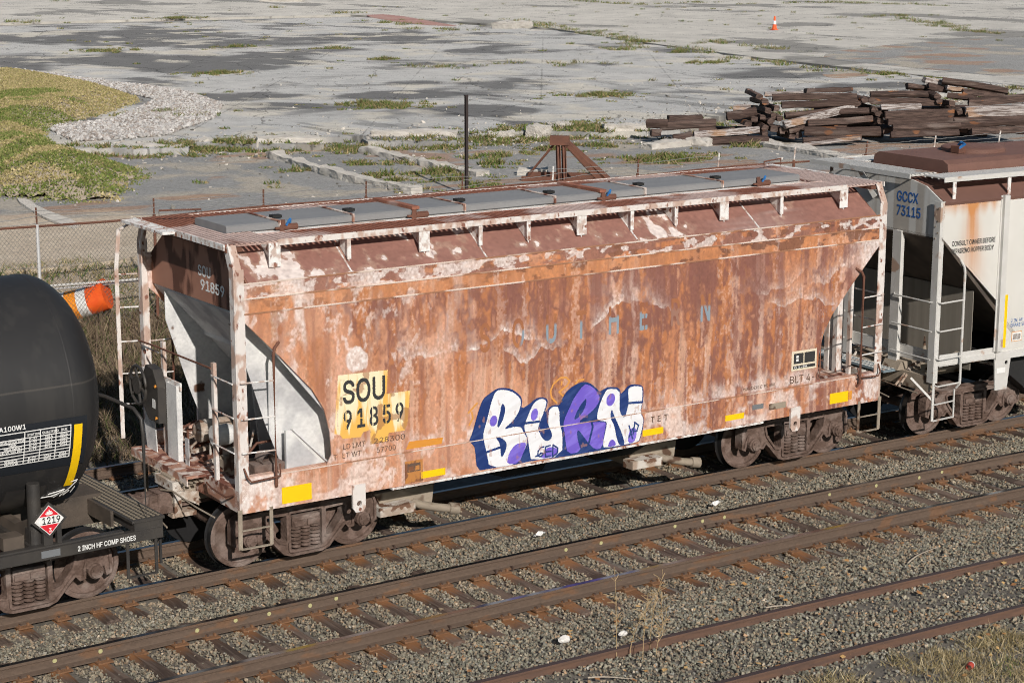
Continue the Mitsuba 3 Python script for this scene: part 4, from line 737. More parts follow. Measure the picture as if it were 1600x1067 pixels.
def track(label, yf, z, x0, x1, off, size=1.0, dots=(), sunk=0.0, plates=True):
    k = thing('railway_track', label, 'railway track'); r = np.random.default_rng(int(abs(z) * 1000) + 7)
    for s in (-.7525, .7525):
        rk = part(k, 'rail', sweep(lambda x: yf(x) + s, z, HEAD, RX, size), 'm_rail' if size == 1.0 else 'm_rail_rust', 25)
        put(rk + '__running_surface', sweep(lambda x: yf(x) + s, z + .0015, [(-.036, 0), (.036, 0), (.036, -.003), (-.036, -.003)], RX), 'm_rail_top' if size == 1.0 else 'm_rail_old')
        if dots and s > 0:
            b = MB()
            for i, x in enumerate(dots):
                part(rk, 'paint_mark', MB().lathe([(.0001, -.0115), (.028, -.0115), (.028, -.009), (.0001, -.009)], (x, float(yf(x)) + s, z - .075 - .01 * (i % 3)), 'y', 12), 'm_paint_mark') if '__rail_0' not in rk or True else None
        if size == 1.0:
            b = MB()
            for x in np.arange(x0 + off, x1, .495):
                if r.random() < (.35 if dots and s > 0 else .06):
                    for d in (-.14, .14): b.box(x + d - .012, x + d + .012, float(yf(x)) + s - .10, float(yf(x)) + s - .045, z - .185, z - .135)
            part(rk, 'rail_anchor', b, 'm_spike', kind='stuff')
    zt = z - .18 * size - .018
    for x in np.arange(x0 + off, x1, .495):
        j = x + r.normal(0, .025); M = rotz(r.normal(0, .012) + KC * x, (j, float(yf(j)) + r.normal(0, .04), zt - sunk + r.normal(0, .004)))
        tk = part(k, 'tie', TIE[r.integers(0, 6)], None, M=M)
        if plates:
            for s in (-.7525, .7525):
                Mp = rotz(KC * x, (j, float(yf(j)) + s, zt)); put(key_for(tk, 'tie_plate'), PLATE, None, M=Mp); put(key_for(tk, 'spikes'), SPIKE, None, M=Mp)
    return k
track('main track under the train, its near rail in front of the wheels', y_main, 0.0, -15, 22, .02)
track('middle track with clean polished rails between the train and the buried siding', y_second, Z2, -15, 14, .31, dots=DOTS)
track('half buried rusty siding nearest the camera', y_siding, Z3, -6, 10, .15, .86, sunk=.035, plates=False)
track('track behind the train, in its shadow', y_far, 0.0, -12, 1, .2)

# ---------------------------------------------------------------- ballast
def in_view(P, margin=60):
    d = P - CAM; zc = d @ fw; u = 512 + 1948 * (d @ rt) / zc; v = 341 - 1948 * (d @ up) / zc
    return (u > -margin) & (u < 1024 + margin) & (v < 682 + margin)
n = 640000
P = np.column_stack([rng.uniform(-17, 24, n), rng.uniform(-13.5, 5.8, n)])
P3 = np.column_stack([P, ground_z(P[:, 0], P[:, 1])]); P3 = P3[in_view(P3)]
x, y = P3[:, 0], P3[:, 1]
hid = (y > 1.3) & ((x > -4) | (x < -9))
d1, d2, d3 = y - y_main(x), y - y_second(x), y - y_siding(x)
def on_tie(x, d, x0, off):
    q = (x - x0 - off) / .495; return (np.abs(q - np.round(q)) * .495 < .105) & (np.abs(d) < 1.32)
t1, t2 = on_tie(x, d1, -15, .02), on_tie(x, d2, -15, .31)
drop = rng.random(len(x)); bury = fbmn(x, y, .9, 2, 3)
keep = ~hid & ~((t1 | t2) & (drop > .03 + .2 * np.clip((np.minimum(np.abs(d1), np.abs(d2)) - .9) * 2.2 * (bury - .3), 0, 1)))
for d in (d1, d2): keep &= ~(np.abs(np.abs(d) - .7525) < .085)
keep &= ~(np.abs(np.abs(d3) - .7525) < .06)
soil = (d3 < -1.0) & (drop < .80); keep &= ~soil
mud = (d3 < .6) & (fbmn(x, y, .45, 3, 8) > .54) & (drop < .65); keep &= ~mud
P3, x, y, d1, d2, d3 = P3[keep], x[keep], y[keep], d1[keep], d2[keep], d3[keep]; n = len(P3)
size = rng.uniform(.012, .028, n); size[rng.random(n) < .05] *= 1.5
P3[:, 2] += size * .3 + rng.uniform(-.005, .022, n) + .004 * (np.abs(d2) < .66) + .0 * (np.abs(d1) < .66) - .02 * ((np.abs(d1) < 1.35) & (np.abs(d1) > .8))
pal = np.array([(.20, .215, .195), (.255, .255, .225), (.155, .165, .155), (.31, .275, .225), (.24, .215, .185), (.25, .265, .265), (.33, .24, .17), (.10, .105, .10), (.46, .43, .38)])
pr = np.array([.24, .21, .16, .12, .11, .09, .03, .03, .01]); col = pal[rng.choice(len(pal), n, p=pr / pr.sum())]
near = np.minimum(np.abs(np.abs(d1) - .75), np.abs(np.abs(d2) - .75)); tan = np.exp(-near * 2.6)[:, None] * .55
col = col * (1 - tan) + np.array([.25, .19, .135]) * tan; col = col * rng.uniform(.62, 1.35, (n, 1)) * [1.10, 1.0, .87] * (.86 + .3 * fbmn(x, y, .5, 2, 2)[:, None])
print('ballast stones', n)
stuff('ballast', stones(P3, size, col, 21), 'm_stone', 'crushed grey and tan stone ballast between and beside the tracks', 'ballast')

# fallen leaves, sticks, litter
n = 420; P = np.column_stack([rng.uniform(-9, 10, n), rng.uniform(-10.5, -5, n)]); zz = ground_z(P[:, 0], P[:, 1]) + .05
v = np.empty((n, 4, 3)); a = rng.uniform(0, 6.28, n); s = rng.uniform(.02, .045, n)
for i in range(4):
    v[:, i] = np.column_stack([P[:, 0] + s * np.cos(a + i * 1.57), P[:, 1] + s * np.sin(a + i * 1.57), zz + rng.uniform(0, .03, n)])
lc = np.array([(.45, .25, .10), (.55, .36, .16), (.36, .18, .08)])[rng.integers(0, 3, n)]
fi = np.arange(n)[:, None] * 4; stuff('fallen_leaves', ((v.reshape(-1, 3), np.vstack([fi + [0, 1, 2], fi + [0, 2, 3]])), np.repeat(lc, 4, 0)), 'm_leaf', 'orange and tan fallen leaves scattered on the ballast near the siding', 'leaves')
# foreground: dry grass, tall dry weed, pale stones, a crushed can
P = np.column_stack([rng.uniform(-2.0, 4.5, 1500), rng.uniform(-11.5, -8.2, 1500)])
dn = P[:, 1] - y_siding(P[:, 0]); P = P[(dn < -1.12) & (meshkit.fbm(np.column_stack([P * .9, P[:, 0] * 0]), 3, 9) + .35 * np.exp(-((P[:, 0] - .0) / 1.6) ** 2) > .56)]
stuff('dry_grass', tufts(P, ground_z(P[:, 0], P[:, 1]), rng.uniform(.04, .15, len(P)), 20, .12, STRAW + [(.5, .42, .27), (.2, .16, .09)], .006, 31, 1.0), 'm_leaf', 'tan dry grass beside the nearest rail in the lower right corner', 'grass')
P = np.array([(.25, -9.5), (.45, -9.35), (.7, -9.5), (1.0, -9.6)]); stuff('green_grass', tufts(P, ground_z(P[:, 0], P[:, 1]), .08, 45, .18, GREEN + STRAW, .006, 33, .9), 'm_leaf', 'small green grass patch next to the crushed can', 'grass')
k = thing('dried_weed', 'tall thin dried weed standing between the middle track and the buried siding', 'weed')
r = np.random.default_rng(5)
for i in range(6):
    x0, y0 = -3.0 + r.normal(0, .22), -6.75 + r.normal(0, .18); H = r.uniform(.5, 1.15); lx, ly = r.normal(.1, .12), r.normal(0, .1)
    st = [(x0 + lx * t * t, y0 + ly * t * t, .08 + H * t) for t in np.linspace(0, 1, 6)]; b = MB().tube(st, np.linspace(.006, .0025, 6), 4)
    for _ in range(26):
        t = r.uniform(.35, 1); q = np.array([x0 + lx * t * t, y0 + ly * t * t, .08 + H * t]); e = q + np.array([r.normal(0, .06), r.normal(0, .06), r.uniform(.02, .09)]); b.tube([q, e], [.0025, .004], 3)
    part(k, 'stem', b, 'm_straw')
for (x, y, s, lb) in ((-3.57, -5.94, .06, 'white angular stone lying on the ballast between middle track and siding'), (-2.83, -6.15, .045, 'greyish white stone beside a dark stick near the tall dried weed')):
    m = trimesh.creation.icosphere(1, 1.0); v = np.array(m.vertices) * [1.5 * s, .8 * s, .8 * s]; v *= (1 + 1.0 * (meshkit.fbm(v * 22, 2, 3)[:, None] - .5)); put(thing('pale_stone', lb, 'stone'), MB().add(v + [x, y, .12 + s * .6], m.faces), 'm_pale_stone', False)
for (x, y, z, lb) in ((-.91, -1.55, -.17, 'white scrap of paper on the ballast in front of the hopper car'), (2.2, -1.85, -.14, 'thin white scrap on the ballast right of the middle of the train')):
    g = np.random.default_rng(int(x * 10) + 20); v, f = grid_mesh(np.linspace(-.10, .10, 7), np.linspace(-.03, .03, 4), lambda a, b: .03 * np.sin(a * 30 + b * 40) + .02 * g.random(a.shape) + .035)
    put(thing('paper_scrap', lb, 'litter'), MB().add(v + [x, y, z], f), 'm_letter_white', False)
k = thing('crushed_can', 'crushed red and white cup lying in the dry grass at the lower right', 'cup')
q = np.array([-.12, -9.3, .16])
part(k, 'cup_side', MB().lathe([(.032, -.05), (.038, 0), (.042, .05)], (0, 0, 0), 'x', 16).moved(rotz(.5, q)), 'm_can_red', True); part(k, 'lid', MB().lathe([(.001, .055), (.046, .055), (.046, .035)], (0, 0, 0), 'x', 16).moved(rotz(.5, q)), 'm_letter_white', 30)
r = np.random.default_rng(8)
for i, (x, y, a, L, lb) in enumerate(((2.52, -5.93, .35, .9, 'long pale stick lying on the ballast near the right edge'), (-3.9, -7.3, -.6, .5, 'pale broken stick at the bottom edge, left of the tall dried weed'), (-2.2, -7.5, .9, .45, 'short grey stick between the rails of the siding'), (-.6, -6.6, -.4, .5, 'thin stick lying beside the far rail of the siding'))):
    st = [(x + math.cos(a) * L * (t - .5), y + math.sin(a) * L * (t - .5) + .04 * math.sin(t * 4), float(ground_z(x, y)) + .07) for t in np.linspace(0, 1, 6)]
    put(thing('stick', lb, 'stick'), MB().tube(st, np.linspace(.012, .005, 6), 5), 'm_pale_wood', True)
# ---------------------------------------------------------------- railway truck (bogie), shared by the cars
R_ = .457
def wheel_mesh(s):
    """s = +1: the outer face looks to +y"""
    pr = [(.02, .05), (.095, .05), (.11, .02), (.20, -.012), (.33, .0), (.385, .012), (.392, .05), (.43, .052), (.452, .042)]
    return MB().lathe([(r, s * a) for r, a in pr], (0, 0, 0), 'y', 44)
def tread_mesh(s):
    pr = [(.452, .042), (.457, .03), (.459, -.055), (.470, -.072), (.484, -.085), (.482, -.098), (.40, -.102), (.2, -.07), (.1, -.07)]
    return MB().lathe([(r, s * a) for r, a in pr], (0, 0, 0), 'y', 44)
def frame_mesh(s):
    y0, y1 = s * .90, s * 1.08
    out = [(-1.13, .66), (-1.10, .75), (-1.0, .80), (-.55, .80), (-.3, .83), (.3, .83), (.55, .80), (1.0, .80), (1.10, .75), (1.13, .66), (1.13, .40), (1.05, .36), (1.02, .50), (.98, .59), (.80, .59), (.765, .50), (.765, .37), (.68, .35), (.62, .42), (.54, .34), (.36, .14), (.24, .10), (-.24, .10), (-.36, .14), (-.54, .34), (-.62, .42), (-.68, .35), (-.765, .37), (-.765, .50), (-.80, .59), (-.98, .59), (-1.02, .50), (-1.05, .36), (-1.13, .40)]
    g = Polygon(out)
    g = g.difference(Polygon([(-.23, .2), (.23, .2), (.23, .70), (-.23, .70)]).buffer(.015))
    for q in (-1, 1): g = g.difference(Polygon([(q * .33, .68), (q * .60, .69), (q * .57, .57), (q * .40, .36), (q * .33, .34)]).buffer(.02))
    m = MB().prism(g, y0 + s * .03, y1 - s * .03, 'xzy')
    rim = g.difference(g.buffer(-.035))
    m.prism(rim, y0, y1, 'xzy')
    return m
def spring_mesh(s, x):
    pr = [(.001, .20)]
    for z in np.arange(.20, .47, .052): pr += [(.042, z + .002), (.07, z + .014), (.078, z + .026), (.07, z + .038), (.042, z + .050)]
    pr.append((.001, .465)); return MB().lathe(pr, (x, s * 1.03, 0), 'z', 14)
TRUCK = []
for s in (-1, 1):
    TRUCK.append(('side_frame', mikit.ply(frame_mesh(s).mesh(), 'm_truck')))
    TRUCK.append(('bolster_end', mikit.ply(MB().box(-.215, .215, *sorted((s * .8, s * 1.07)), .50, .66).box(-.20, -.01, *sorted((s * 1.0, s * 1.10)), .52, .60).box(.01, .20, *sorted((s * 1.0, s * 1.10)), .52, .60).mesh(), 'm_truck')))
    for x in (-.152, 0, .152): TRUCK.append(('spring', mikit.ply(spring_mesh(s, x).mesh(), 'm_truck', 40)))
    for x in (-.889, .889):
        TRUCK.append(('bearing_adapter', mikit.ply(MB().box(x - .12, x + .12, *sorted((s * .92, s * 1.09)), .50, .60).box(x - .125, x + .125, *sorted((s * .93, s * 1.06)), .585, .63).mesh(), 'm_truck')))
        TRUCK.append(('bearing_cap', mikit.ply(MB().lathe([(.105, s * .90), (.110, s * 1.02), (.105, s * 1.12), (.088, s * 1.135), (.085, s * 1.16), (.03, s * 1.165), (.001, s * 1.165)], (x, 0, R_), 'y', 20).mesh(), 'm_truck', 30)))
        TRUCK.append(('cap_bolt', mikit.ply(sum_m.mesh() if (sum_m := MB().box(x + .035, x + .06, *sorted((s * 1.16, s * 1.18)), R_ - .01, R_ + .015).box(x - .06, x - .035, *sorted((s * 1.16, s * 1.18)), R_ + .02, R_ + .045).box(x - .03, x - .005, *sorted((s * 1.16, s * 1.18)), R_ - .06, R_ - .035)) else None, 'm_truck')))
        TRUCK.append(('wheel', mikit.ply(wheel_mesh(s).moved(np.array([[1, 0, 0, x], [0, 1, 0, s * .77], [0, 0, 1, R_], [0, 0, 0, 1]])).mesh(), 'm_truck', 30)))
        TRUCK.append(('wheel_tread', mikit.ply(tread_mesh(s).moved(np.array([[1, 0, 0, x], [0, 1, 0, s * .77], [0, 0, 1, R_], [0, 0, 0, 1]])).mesh(), 'm_tread', 30)))
for x in (-.889, .889): TRUCK.append(('axle', mikit.ply(MB().tube([(x, -.8, R_), (x, .8, R_)], .085, 14).mesh(), 'm_truck', 30)))
TRUCK.append(('bolster', mikit.ply(MB().box(-.2, .2, -.9, .9, .50, .74).mesh(), 'm_truck')))
for x in (-.36, .36): TRUCK.append(('brake_beam', mikit.ply(MB().bar((x, -.75, .36), (x, .75, .36), .1, .12).bar((x, -.70, .33), (x * 1.22, -.70, .47), .1, .24).bar((x, .70, .33), (x * 1.22, .70, .47), .1, .24).mesh(), 'm_truck')))
def add_truck(car, x, a=None):
    key = key_for(car, 'truck'); M = rotz(KC * x if a is None else a, (x, float(y_main(x)), 0))
    for nm, d in TRUCK: put(key_for(key, nm), d, None, M=M)

def coupler(car, x, e, M=None, mat='m_truck'):
    """x = pulling face, e = which way it points"""
    b = MB().box(*sorted((x - e * .30, x - e * .95)), -.10, .10, .78, .96).box(*sorted((x - e * .10, x - e * .32)), -.16, .16, .73, 1.02)
    k = part(car, 'coupler', b, mat, M=M)
    put(k + '__knuckle', MB().prism(smooth_poly([(x - e * .14, -.17), (x + e * .06, -.15), (x + e * .10, -.02), (x + e * .03, .02), (x + e * .02, -.05), (x - e * .1, -.05)], 1), .72, 1.01, 'xyz'), mat, M=M)
    put(k + '__guard_arm', MB().prism([(x - e * .14, .16), (x + e * .08, .20), (x + e * .06, .12), (x - e * .14, .05)], .75, .99, 'xyz'), mat, M=M)
    put(k + '__cut_lever', MB().tube([(x - e * .2, -.02, 1.04), (x - e * .25, -.3, 1.08), (x - e * .28, -1.0, 1.02), (x - e * .34, -1.45, .98)], .012, 6), 'm_grimy', M=M)

# ---------------------------------------------------------------- the rusty two-bay hopper car
H = thing('hopper_car', 'rusty orange covered hopper car with peeling paint and purple and white graffiti, in the middle', 'hopper car', None)
XC = .08
SY = 1.55
sx = lambda x: XC + x
prof = [(-5.72, 4.085), (-5.70, 3.58), (-5.18, 3.05), (-4.72, 2.55), (-4.54, 2.25), (-4.46, 1.92), (-4.44, 1.60), (-4.52, 1.47)]
sheet = [(XC + x, z) for x, z in prof] + [(XC - x, z) for x, z in reversed(prof)]
hull = MB()
for s in (-1, 1): hull.prism(sheet, s * SY, s * (SY - .02), 'xzy')
part(H, 'body_side', hull, 'm_rust', label='rust streaked side sheets with patches of pale peeling paint')
# eave bands, seams, rivet strip
for z in (4.085, 3.885, 3.685): part(H, 'side_seam', MB().box(XC - 5.70, XC + 5.70, -SY - .014, -SY + .001, z - .009, z + .009), 'm_seam')
for x in (-4.26, -2.51, -.76, .99, 2.74, 4.57): part(H, 'plate_seam', MB().box(x - .008, x + .008, -SY - .004, -SY + .001, 1.47, 3.67), 'm_rust')
roofp = [(-SY, 4.085), (-.95, 4.50), (-.5, 4.53), (.5, 4.53), (.95, 4.50), (SY, 4.085), (SY - .03, 4.06), (-SY + .03, 4.06)]
part(H, 'roof', MB().prism(Polygon(roofp), XC - 5.62, XC + 5.62, 'yzx'), 'm_roof', label='brown roof with flakes of white paint')
for x in (-4.0, -1.83, .85, 3.2): part(H, 'roof_seam', MB().bar((x, -SY - .004, 4.092), (x, -.95, 4.507), .02, .012, (0, -.5, .8)), 'm_white')
# end sheets and slope sheets
for e in (-1, 1):
    X0, X1 = XC + e * 5.625, XC + e * 5.64
    pl = Polygon([(-1.53, 3.64), (-1.53, 4.09), (-.95, 4.505), (-.5, 4.535), (.5, 4.535), (.95, 4.505), (1.53, 4.09), (1.53, 3.64)])
    part(H, 'end_sheet', MB().prism(pl, X0, X1, 'yzx'), 'm_end', label='brown end sheet lettered with the car number')
    part(H, 'slope_sheet', MB().prism(Polygon([(XC + e * 5.61, 3.66), (XC + e * 5.61, 3.60), (XC + e * 3.6, 1.30), (XC + e * 3.55, 1.36)]), -1.53, 1.53, 'xzy'), 'm_grey_white', label='grey white sloping end sheet')
    part(H, 'slope_angle', MB().bar((XC + e * 5.0, -1.0, 2.94), (XC + e * 5.0, 1.2, 2.94), .05, .14), 'm_grey_white')
    # shear plates on the end sill
    for yy in ((-1.2, 1.2) if e < 0 else (1.2,)):
        part(H, 'shear_plate', MB().prism(Polygon([(XC + e * 5.60, 3.60), (XC + e * 3.75, 1.45), (XC + e * 3.75, 1.26), (XC + e * 4.95, 1.26), (XC + e * 5.25, 2.05), (XC + e * 5.60, 3.15)]), yy, yy + .012, 'xzy'), 'm_grey_white')
    part(H, 'center_web', MB().prism(Polygon([(XC + e * 4.9, 2.72), (XC + e * 3.75, 1.4), (XC + e * 4.75, 1.26)]), -.01, .01, 'xzy'), 'm_grey_white')
    for s in ((-1, 1) if e < 0 else (1,)):   # bolster gussets beside the trucks
        part(H, 'gusset', MB().prism(Polygon([(XC + e * 4.50, 1.45), (XC + e * 5.02, 1.45), (XC + e * 4.98, 1.98)]), s * 1.40, s * 1.385, 'xzy').bar((XC + e * 4.47, s * 1.43, 1.5), (XC + e * 4.98, s * 1.43, 2.02), .09, .02).bar((XC + e * 5.02, s * 1.40, 1.45), (XC + e * 5.02, s * 1.40, 2.0), .05, .09, (1, 0, 0)), 'm_grey_white')
        part(H, 'bay_side', MB().prism(Polygon([(XC + e * 5.2, 3.05), (XC + e * 4.5, 2.2), (XC + e * 3.9, 1.35), (XC + e * 3.7, 1.35), (XC + e * 3.7, 3.05)]), s * 1.50, s * 1.49, 'xzy'), 'm_grey_white')
# side sills
for s in (-1, 1):
    b = MB().prism(Polygon([(s * 1.56, .99), (s * 1.56, 1.45), (s * 1.535, 1.475), (s * 1.42, 1.475), (s * 1.42, 1.44), (s * 1.535, 1.44), (s * 1.535, .99)]), XC - 5.80, XC + 5.80, 'yzx')
    part(H, 'side_sill', b, 'm_rust')
    part(H, 'sill_flange', MB().box(XC - 3.5, XC + 3.3, *sorted((s * 1.44, s * 1.575)), .955, .985), 'm_white', label='whitish lower flange of the side sill')
    part(H, 'center_belly', MB().prism(Polygon([(XC - 3.6, 1.44), (XC - 1.2, .62), (XC - .5, .62), (XC + .0, 1.2), (XC + .5, .62), (XC + 1.2, .62), (XC + 3.6, 1.44)]), s * .5, s * .9, 'xzy'), 'm_dark')
part(H, 'center_sill', MB().box(XC - 6.2, XC + 6.2, -.17, .17, .86, 1.22), 'm_grimy')
part(H, 'sill_ridge', MB().box(XC - 5.3, XC + 5.3, -1.570, -1.556, 1.456, 1.468), 'm_seam')
# discharge outlets with their pipes
for x in (-2.75, 1.75):
    k = part(H, 'outlet', MB().prism(Polygon([(x - .55, .70), (x + .45, .70), (x + .40, .36), (x - .38, .36)]), -.85, .85, 'xzy'), 'm_grimy')
    put(k + '__pipe', MB().tube([(x + .1, -.8, .48), (x + .1, -1.02, .48), (x + .36, -1.12, .42), (x + .58, -1.16, .38)], .06, 10), 'm_grimy', 40); put(k + '__pipe_cap', MB().tube([(x + .52, -1.15, .39), (x + .66, -1.18, .37)], .085, 10), 'm_grimy', 40)
    put(k + '__tray', MB().box(x - .6, x - .02, -1.10, -.86, .42, .55), 'm_grimywhite')
# running boards: grating on a frame
zb = 4.60
def grating(x0, x1, y0, y1, z, step=.085, wdt=.045):
    b = MB()
    for x in np.arange(x0 + step / 2, x1, step): b.box(x - wdt / 2, x + wdt / 2, y0, y1, z - .018, z)
    for y in np.linspace(y0 + .03, y1 - .03, 4): b.box(x0, x1, y - .012, y + .012, z - .040, z - .0185)
    return b
for s in (-1, 1):
    y0, y1 = sorted((s * .80, s * 1.39))
    k = part(H, 'running_board', grating(XC - 5.05, XC + 5.05, y0, y1, zb), 'm_board', label='rusty grating walkway along the roof edge', kind='stuff')
    put(k + '__edge_angle', MB().box(XC - 5.1, XC + 5.1, *sorted((s * 1.391, s * 1.405)), zb - .075, zb + .006), 'm_pinkwhite'); put(k + '__inner_angle', MB().box(XC - 5.1, XC + 5.1, *sorted((s * .785, s * .799)), zb - .05, zb + .004), 'm_board')
    for i, x in enumerate((-5.066, -3.947, -2.754, -1.826, -1.007, -.068, .857, 1.692, 2.631, 3.8, 5.118)):
        big = i in (0, 2, 5, 8, 10); w = .085 if big else .03
        part(H, 'board_bracket', MB().box(x - w, x + w, *sorted((s * 1.375, s * 1.39)), 4.24, 4.56).prism(Polygon([(s * 1.385, 4.21), (s * 1.385, 4.55), (s * .95, 4.55), (s * 1.0, 4.48)]), x - .006, x + .006, 'yzx'), 'm_white')
# hatch trough and covers
part(H, 'hatch_coaming', MB().box(XC - 5.45, XC + 4.95, -.76, .76, 4.50, 4.575), 'm_whitestrip')
for x0, x1 in ((-5.42, -2.47), (-2.45, .85), (.87, 4.87)):
    b = MB().prism(Polygon([(-.47, 4.576), (-.47, 4.60), (-.51, 4.60), (-.51, 4.675), (-.48, 4.695), (.46, 4.695), (.49, 4.675), (.49, 4.60), (.45, 4.60), (.45, 4.576)]), XC + x0, XC + x1, 'yzx')
    part(H, 'hatch_cover', b, 'm_hatch', label='long grey trough hatch cover')
for x in (-4.55, -3.4, -1.55, .05, 1.75, 3.3): 
    k = part(H, 'hatch_strap', MB().bar((x, -.53, 4.705), (x, .5, 4.71), .045, .012).bar((x, -.53, 4.60), (x, -.53, 4.71), .05, .02), 'm_pink')
    put(k + '__latch', MB().box(x + .02, x + .16, -.30, -.18, 4.712, 4.75), 'm_dark')
for x in (-2.46, .86):
    part(H, 'hatch_batten', MB().box(XC + x - .06, XC + x + .06, -.54, .6, 4.697, 4.74), 'm_board')
for x in (-4.5, -2.4, .95, 4.05):
    k = part(H, 'hatch_lock', MB().bar((x - .06, -.62, 4.56), (x + .02, -.50, 4.70), .06, .05).box(x - .14, x + .14, -.60, -.56, 4.60, 4.63).lathe([(.001, -.1), (.045, -.1), (.045, .1), (.001, .1)], (x + .1, -.56, 4.62), 'x', 10), 'm_steel_rust')
    if x != -2.4: put(k + '__seal', MB().tube([(x + .02, -.60, 4.65), (x + .04, -.63, 4.71), (x + .08, -.60, 4.73), (x + .09, -.57, 4.68)], .018, 6), 'm_blue_cap')
# end platforms on the roof
for e in (-1, 1):
    x0, x1 = sorted((XC + e * 5.06, XC + e * 5.88))
    k = part(H, 'end_platform', grating(x0, x1, -1.39, 1.5, zb - .004, .075, .040), 'm_board', kind='stuff')
    put(k + '__edge_angle', MB().box(*sorted((XC + e * 5.88, XC + e * 5.90)), -1.42, 1.52, zb - .075, zb + .004), 'm_white')
    put(k + '__extension', MB().box(*sorted((XC + e * 5.90, XC + e * 6.08)), .10, 1.54, zb - .05, zb - .012), 'm_white')
    put(k + '__support', MB().box(*sorted((XC + e * 5.62, XC + e * 5.86)), -1.40, 1.5, zb - .11, zb - .055), 'm_steel_rust')
    put(k + '__grab_iron', MB().tube([(XC + e * 5.75, .95, zb), (XC + e * 5.75, .95, zb + .16), (XC + e * 5.20, .75, zb + .16), (XC + e * 5.20, .75, zb)], .014, 6), 'm_steel_rust', 40)
# corner posts, ladders
for e in (-1, 1):
    xe = XC + e * 5.84
    for s in (-1, 1):
        ye = s * 1.56
        b = MB().box(*sorted((xe, xe - e * .02)), *sorted((ye, ye - s * .13)), 1.03, 4.28).box(*sorted((xe - e * .022, xe - e * .15)), *sorted((ye, ye - s * .012)), 1.03, 4.28)
        b.bar((xe - e * .01, ye - s * .065, 4.26), (xe - e * .01, ye - s * .22, 4.58), .02, .13, (0, s * .9, .4)).bar((xe - e * .06, ye - s * .006, 4.26), (xe - e * .06, ye - s * .16, 4.58), .12, .014, (0, s * .9, .4))
        part(H, 'corner_post', b, 'm_pinkwhite')
        # side ladder
        xs_ = xe - e * .52
        k = part(H, 'side_ladder', MB().tube([(xs_ - e * .12, s * 1.545, 3.26), (xs_ - e * .03, s * 1.60, 3.20), (xs_, s * 1.62, 3.12), (xs_, s * 1.62, 1.36), (xs_ - e * .02, s * 1.575, 1.30)], .022, 7), 'm_steel_rust', 40)
        for z in (1.82, 2.28, 2.77): put(key_for(k, 'rung'), MB().tube([(xs_, s * 1.62, z), (xe - e * .04, s * 1.60, z + .01)], .011, 6), 'm_white')
        put(k + '__hand_hold', MB().tube([(xe - e * .07, s * 1.57, 1.62), (xe - e * .09, s * 1.64, 1.50), (xe - e * .14, s * 1.65, 1.44), (xs_ - e * .05, s * 1.65, 1.46), (xs_ - e * .06, s * 1.62, 1.62)], .014, 6), 'm_steel_rust', 40)
        # stirrup step
        part(H, 'stirrup_step', MB().bar((xe, ye, 1.05), (xe, ye - s * .01, .50), .06, .014, (0, 1, 0)).bar((xe - e * .46, ye, 1.03), (xe - e * .46, ye - s * .01, .50), .05, .014, (0, 1, 0)).bar((xe, ye - s * .01, .50), (xe - e * .46, ye - s * .01, .50), .05, .014).bar((xe - e * .02, ye, .76), (xe - e * .44, ye, .76), .04, .012), 'm_grimy')
    # end ladders
    for s in (-1, 1):
        yi = s * .86; k = part(H, 'end_ladder', MB().box(*sorted((xe, xe - e * .05)), *sorted((yi, yi - s * .075)), 1.28, 2.92), 'm_pinkwhite')
        for z in (1.82, 2.30, 2.76): put(key_for(k, 'rung'), MB().tube([(xe + e * .03, yi, z), (xe + e * .03, s * 1.50, z)], .012, 6), 'm_white')
    part(H, 'end_sill', MB().box(*sorted((xe, xe - e * .12)), -1.55, 1.55, 1.00, 1.30).box(*sorted((xe - e * .12, xe - e * .5)), -1.5, 1.5, 1.24, 1.28), 'm_pink')
    part(H, 'striker', MB().box(*sorted((xe + e * .02, xe + e * .38)), -.22, .22, .66, .72).box(*sorted((xe + e * .24, xe + e * .40)), -.30, .30, 1.06, 1.19).bar((xe + e * .32, -.26, 1.08), (xe + e * .30, -.22, .68), .10, .05, (0, 1, 0)).bar((xe + e * .32, .26, 1.08), (xe + e * .30, .22, .68), .10, .05, (0, 1, 0)).prism(Polygon([(xe + e * .0, 1.0), (xe + e * .30, 1.06), (xe + e * .30, .98), (xe + e * .0, .80)]), -.27, -.23, 'xzy').prism(Polygon([(xe + e * .0, 1.0), (xe + e * .30, 1.06), (xe + e * .30, .98), (xe + e * .0, .80)]), .23, .27, 'xzy'), 'm_grimywhite')
    coupler(H, XC + e * 6.50, e)
    part(H, 'brake_step', MB().box(*sorted((xe + e * .005, xe + e * .30)), -.55, 1.35, 1.28, 1.315).box(*sorted((xe + e * .28, xe + e * .30)), -.55, 1.35, 1.18, 1.28), 'm_pink')
    b = MB()
    for x in np.linspace(.02, .27, 4):
        for y in np.arange(-.5, 1.3, .11): b.box(*sorted((xe + e * x, xe + e * (x + .05))), y, y + .06, 1.20, 1.215)
    part(H, 'step_grating', b, 'm_grimy', kind='stuff')
    part(H, 'uncoupling_rod', MB().tube([(xe + e * .04, -.62, 1.22), (xe + e * .10, -.9, 1.22), (xe + e * .10, -1.35, 1.20), (xe + e * .04, -1.5, 1.26)], .014, 6), 'm_steel_rust', 40)
for yy in (-.42, -.62): part(H, 'end_post', MB().box(XC + 5.80, XC + 5.86, yy, yy + .012, 1.28, 3.05).box(XC + 5.72, XC + 5.80, yy, yy + .10, 1.28, 3.05), 'm_pinkwhite')
xe = XC - 5.84
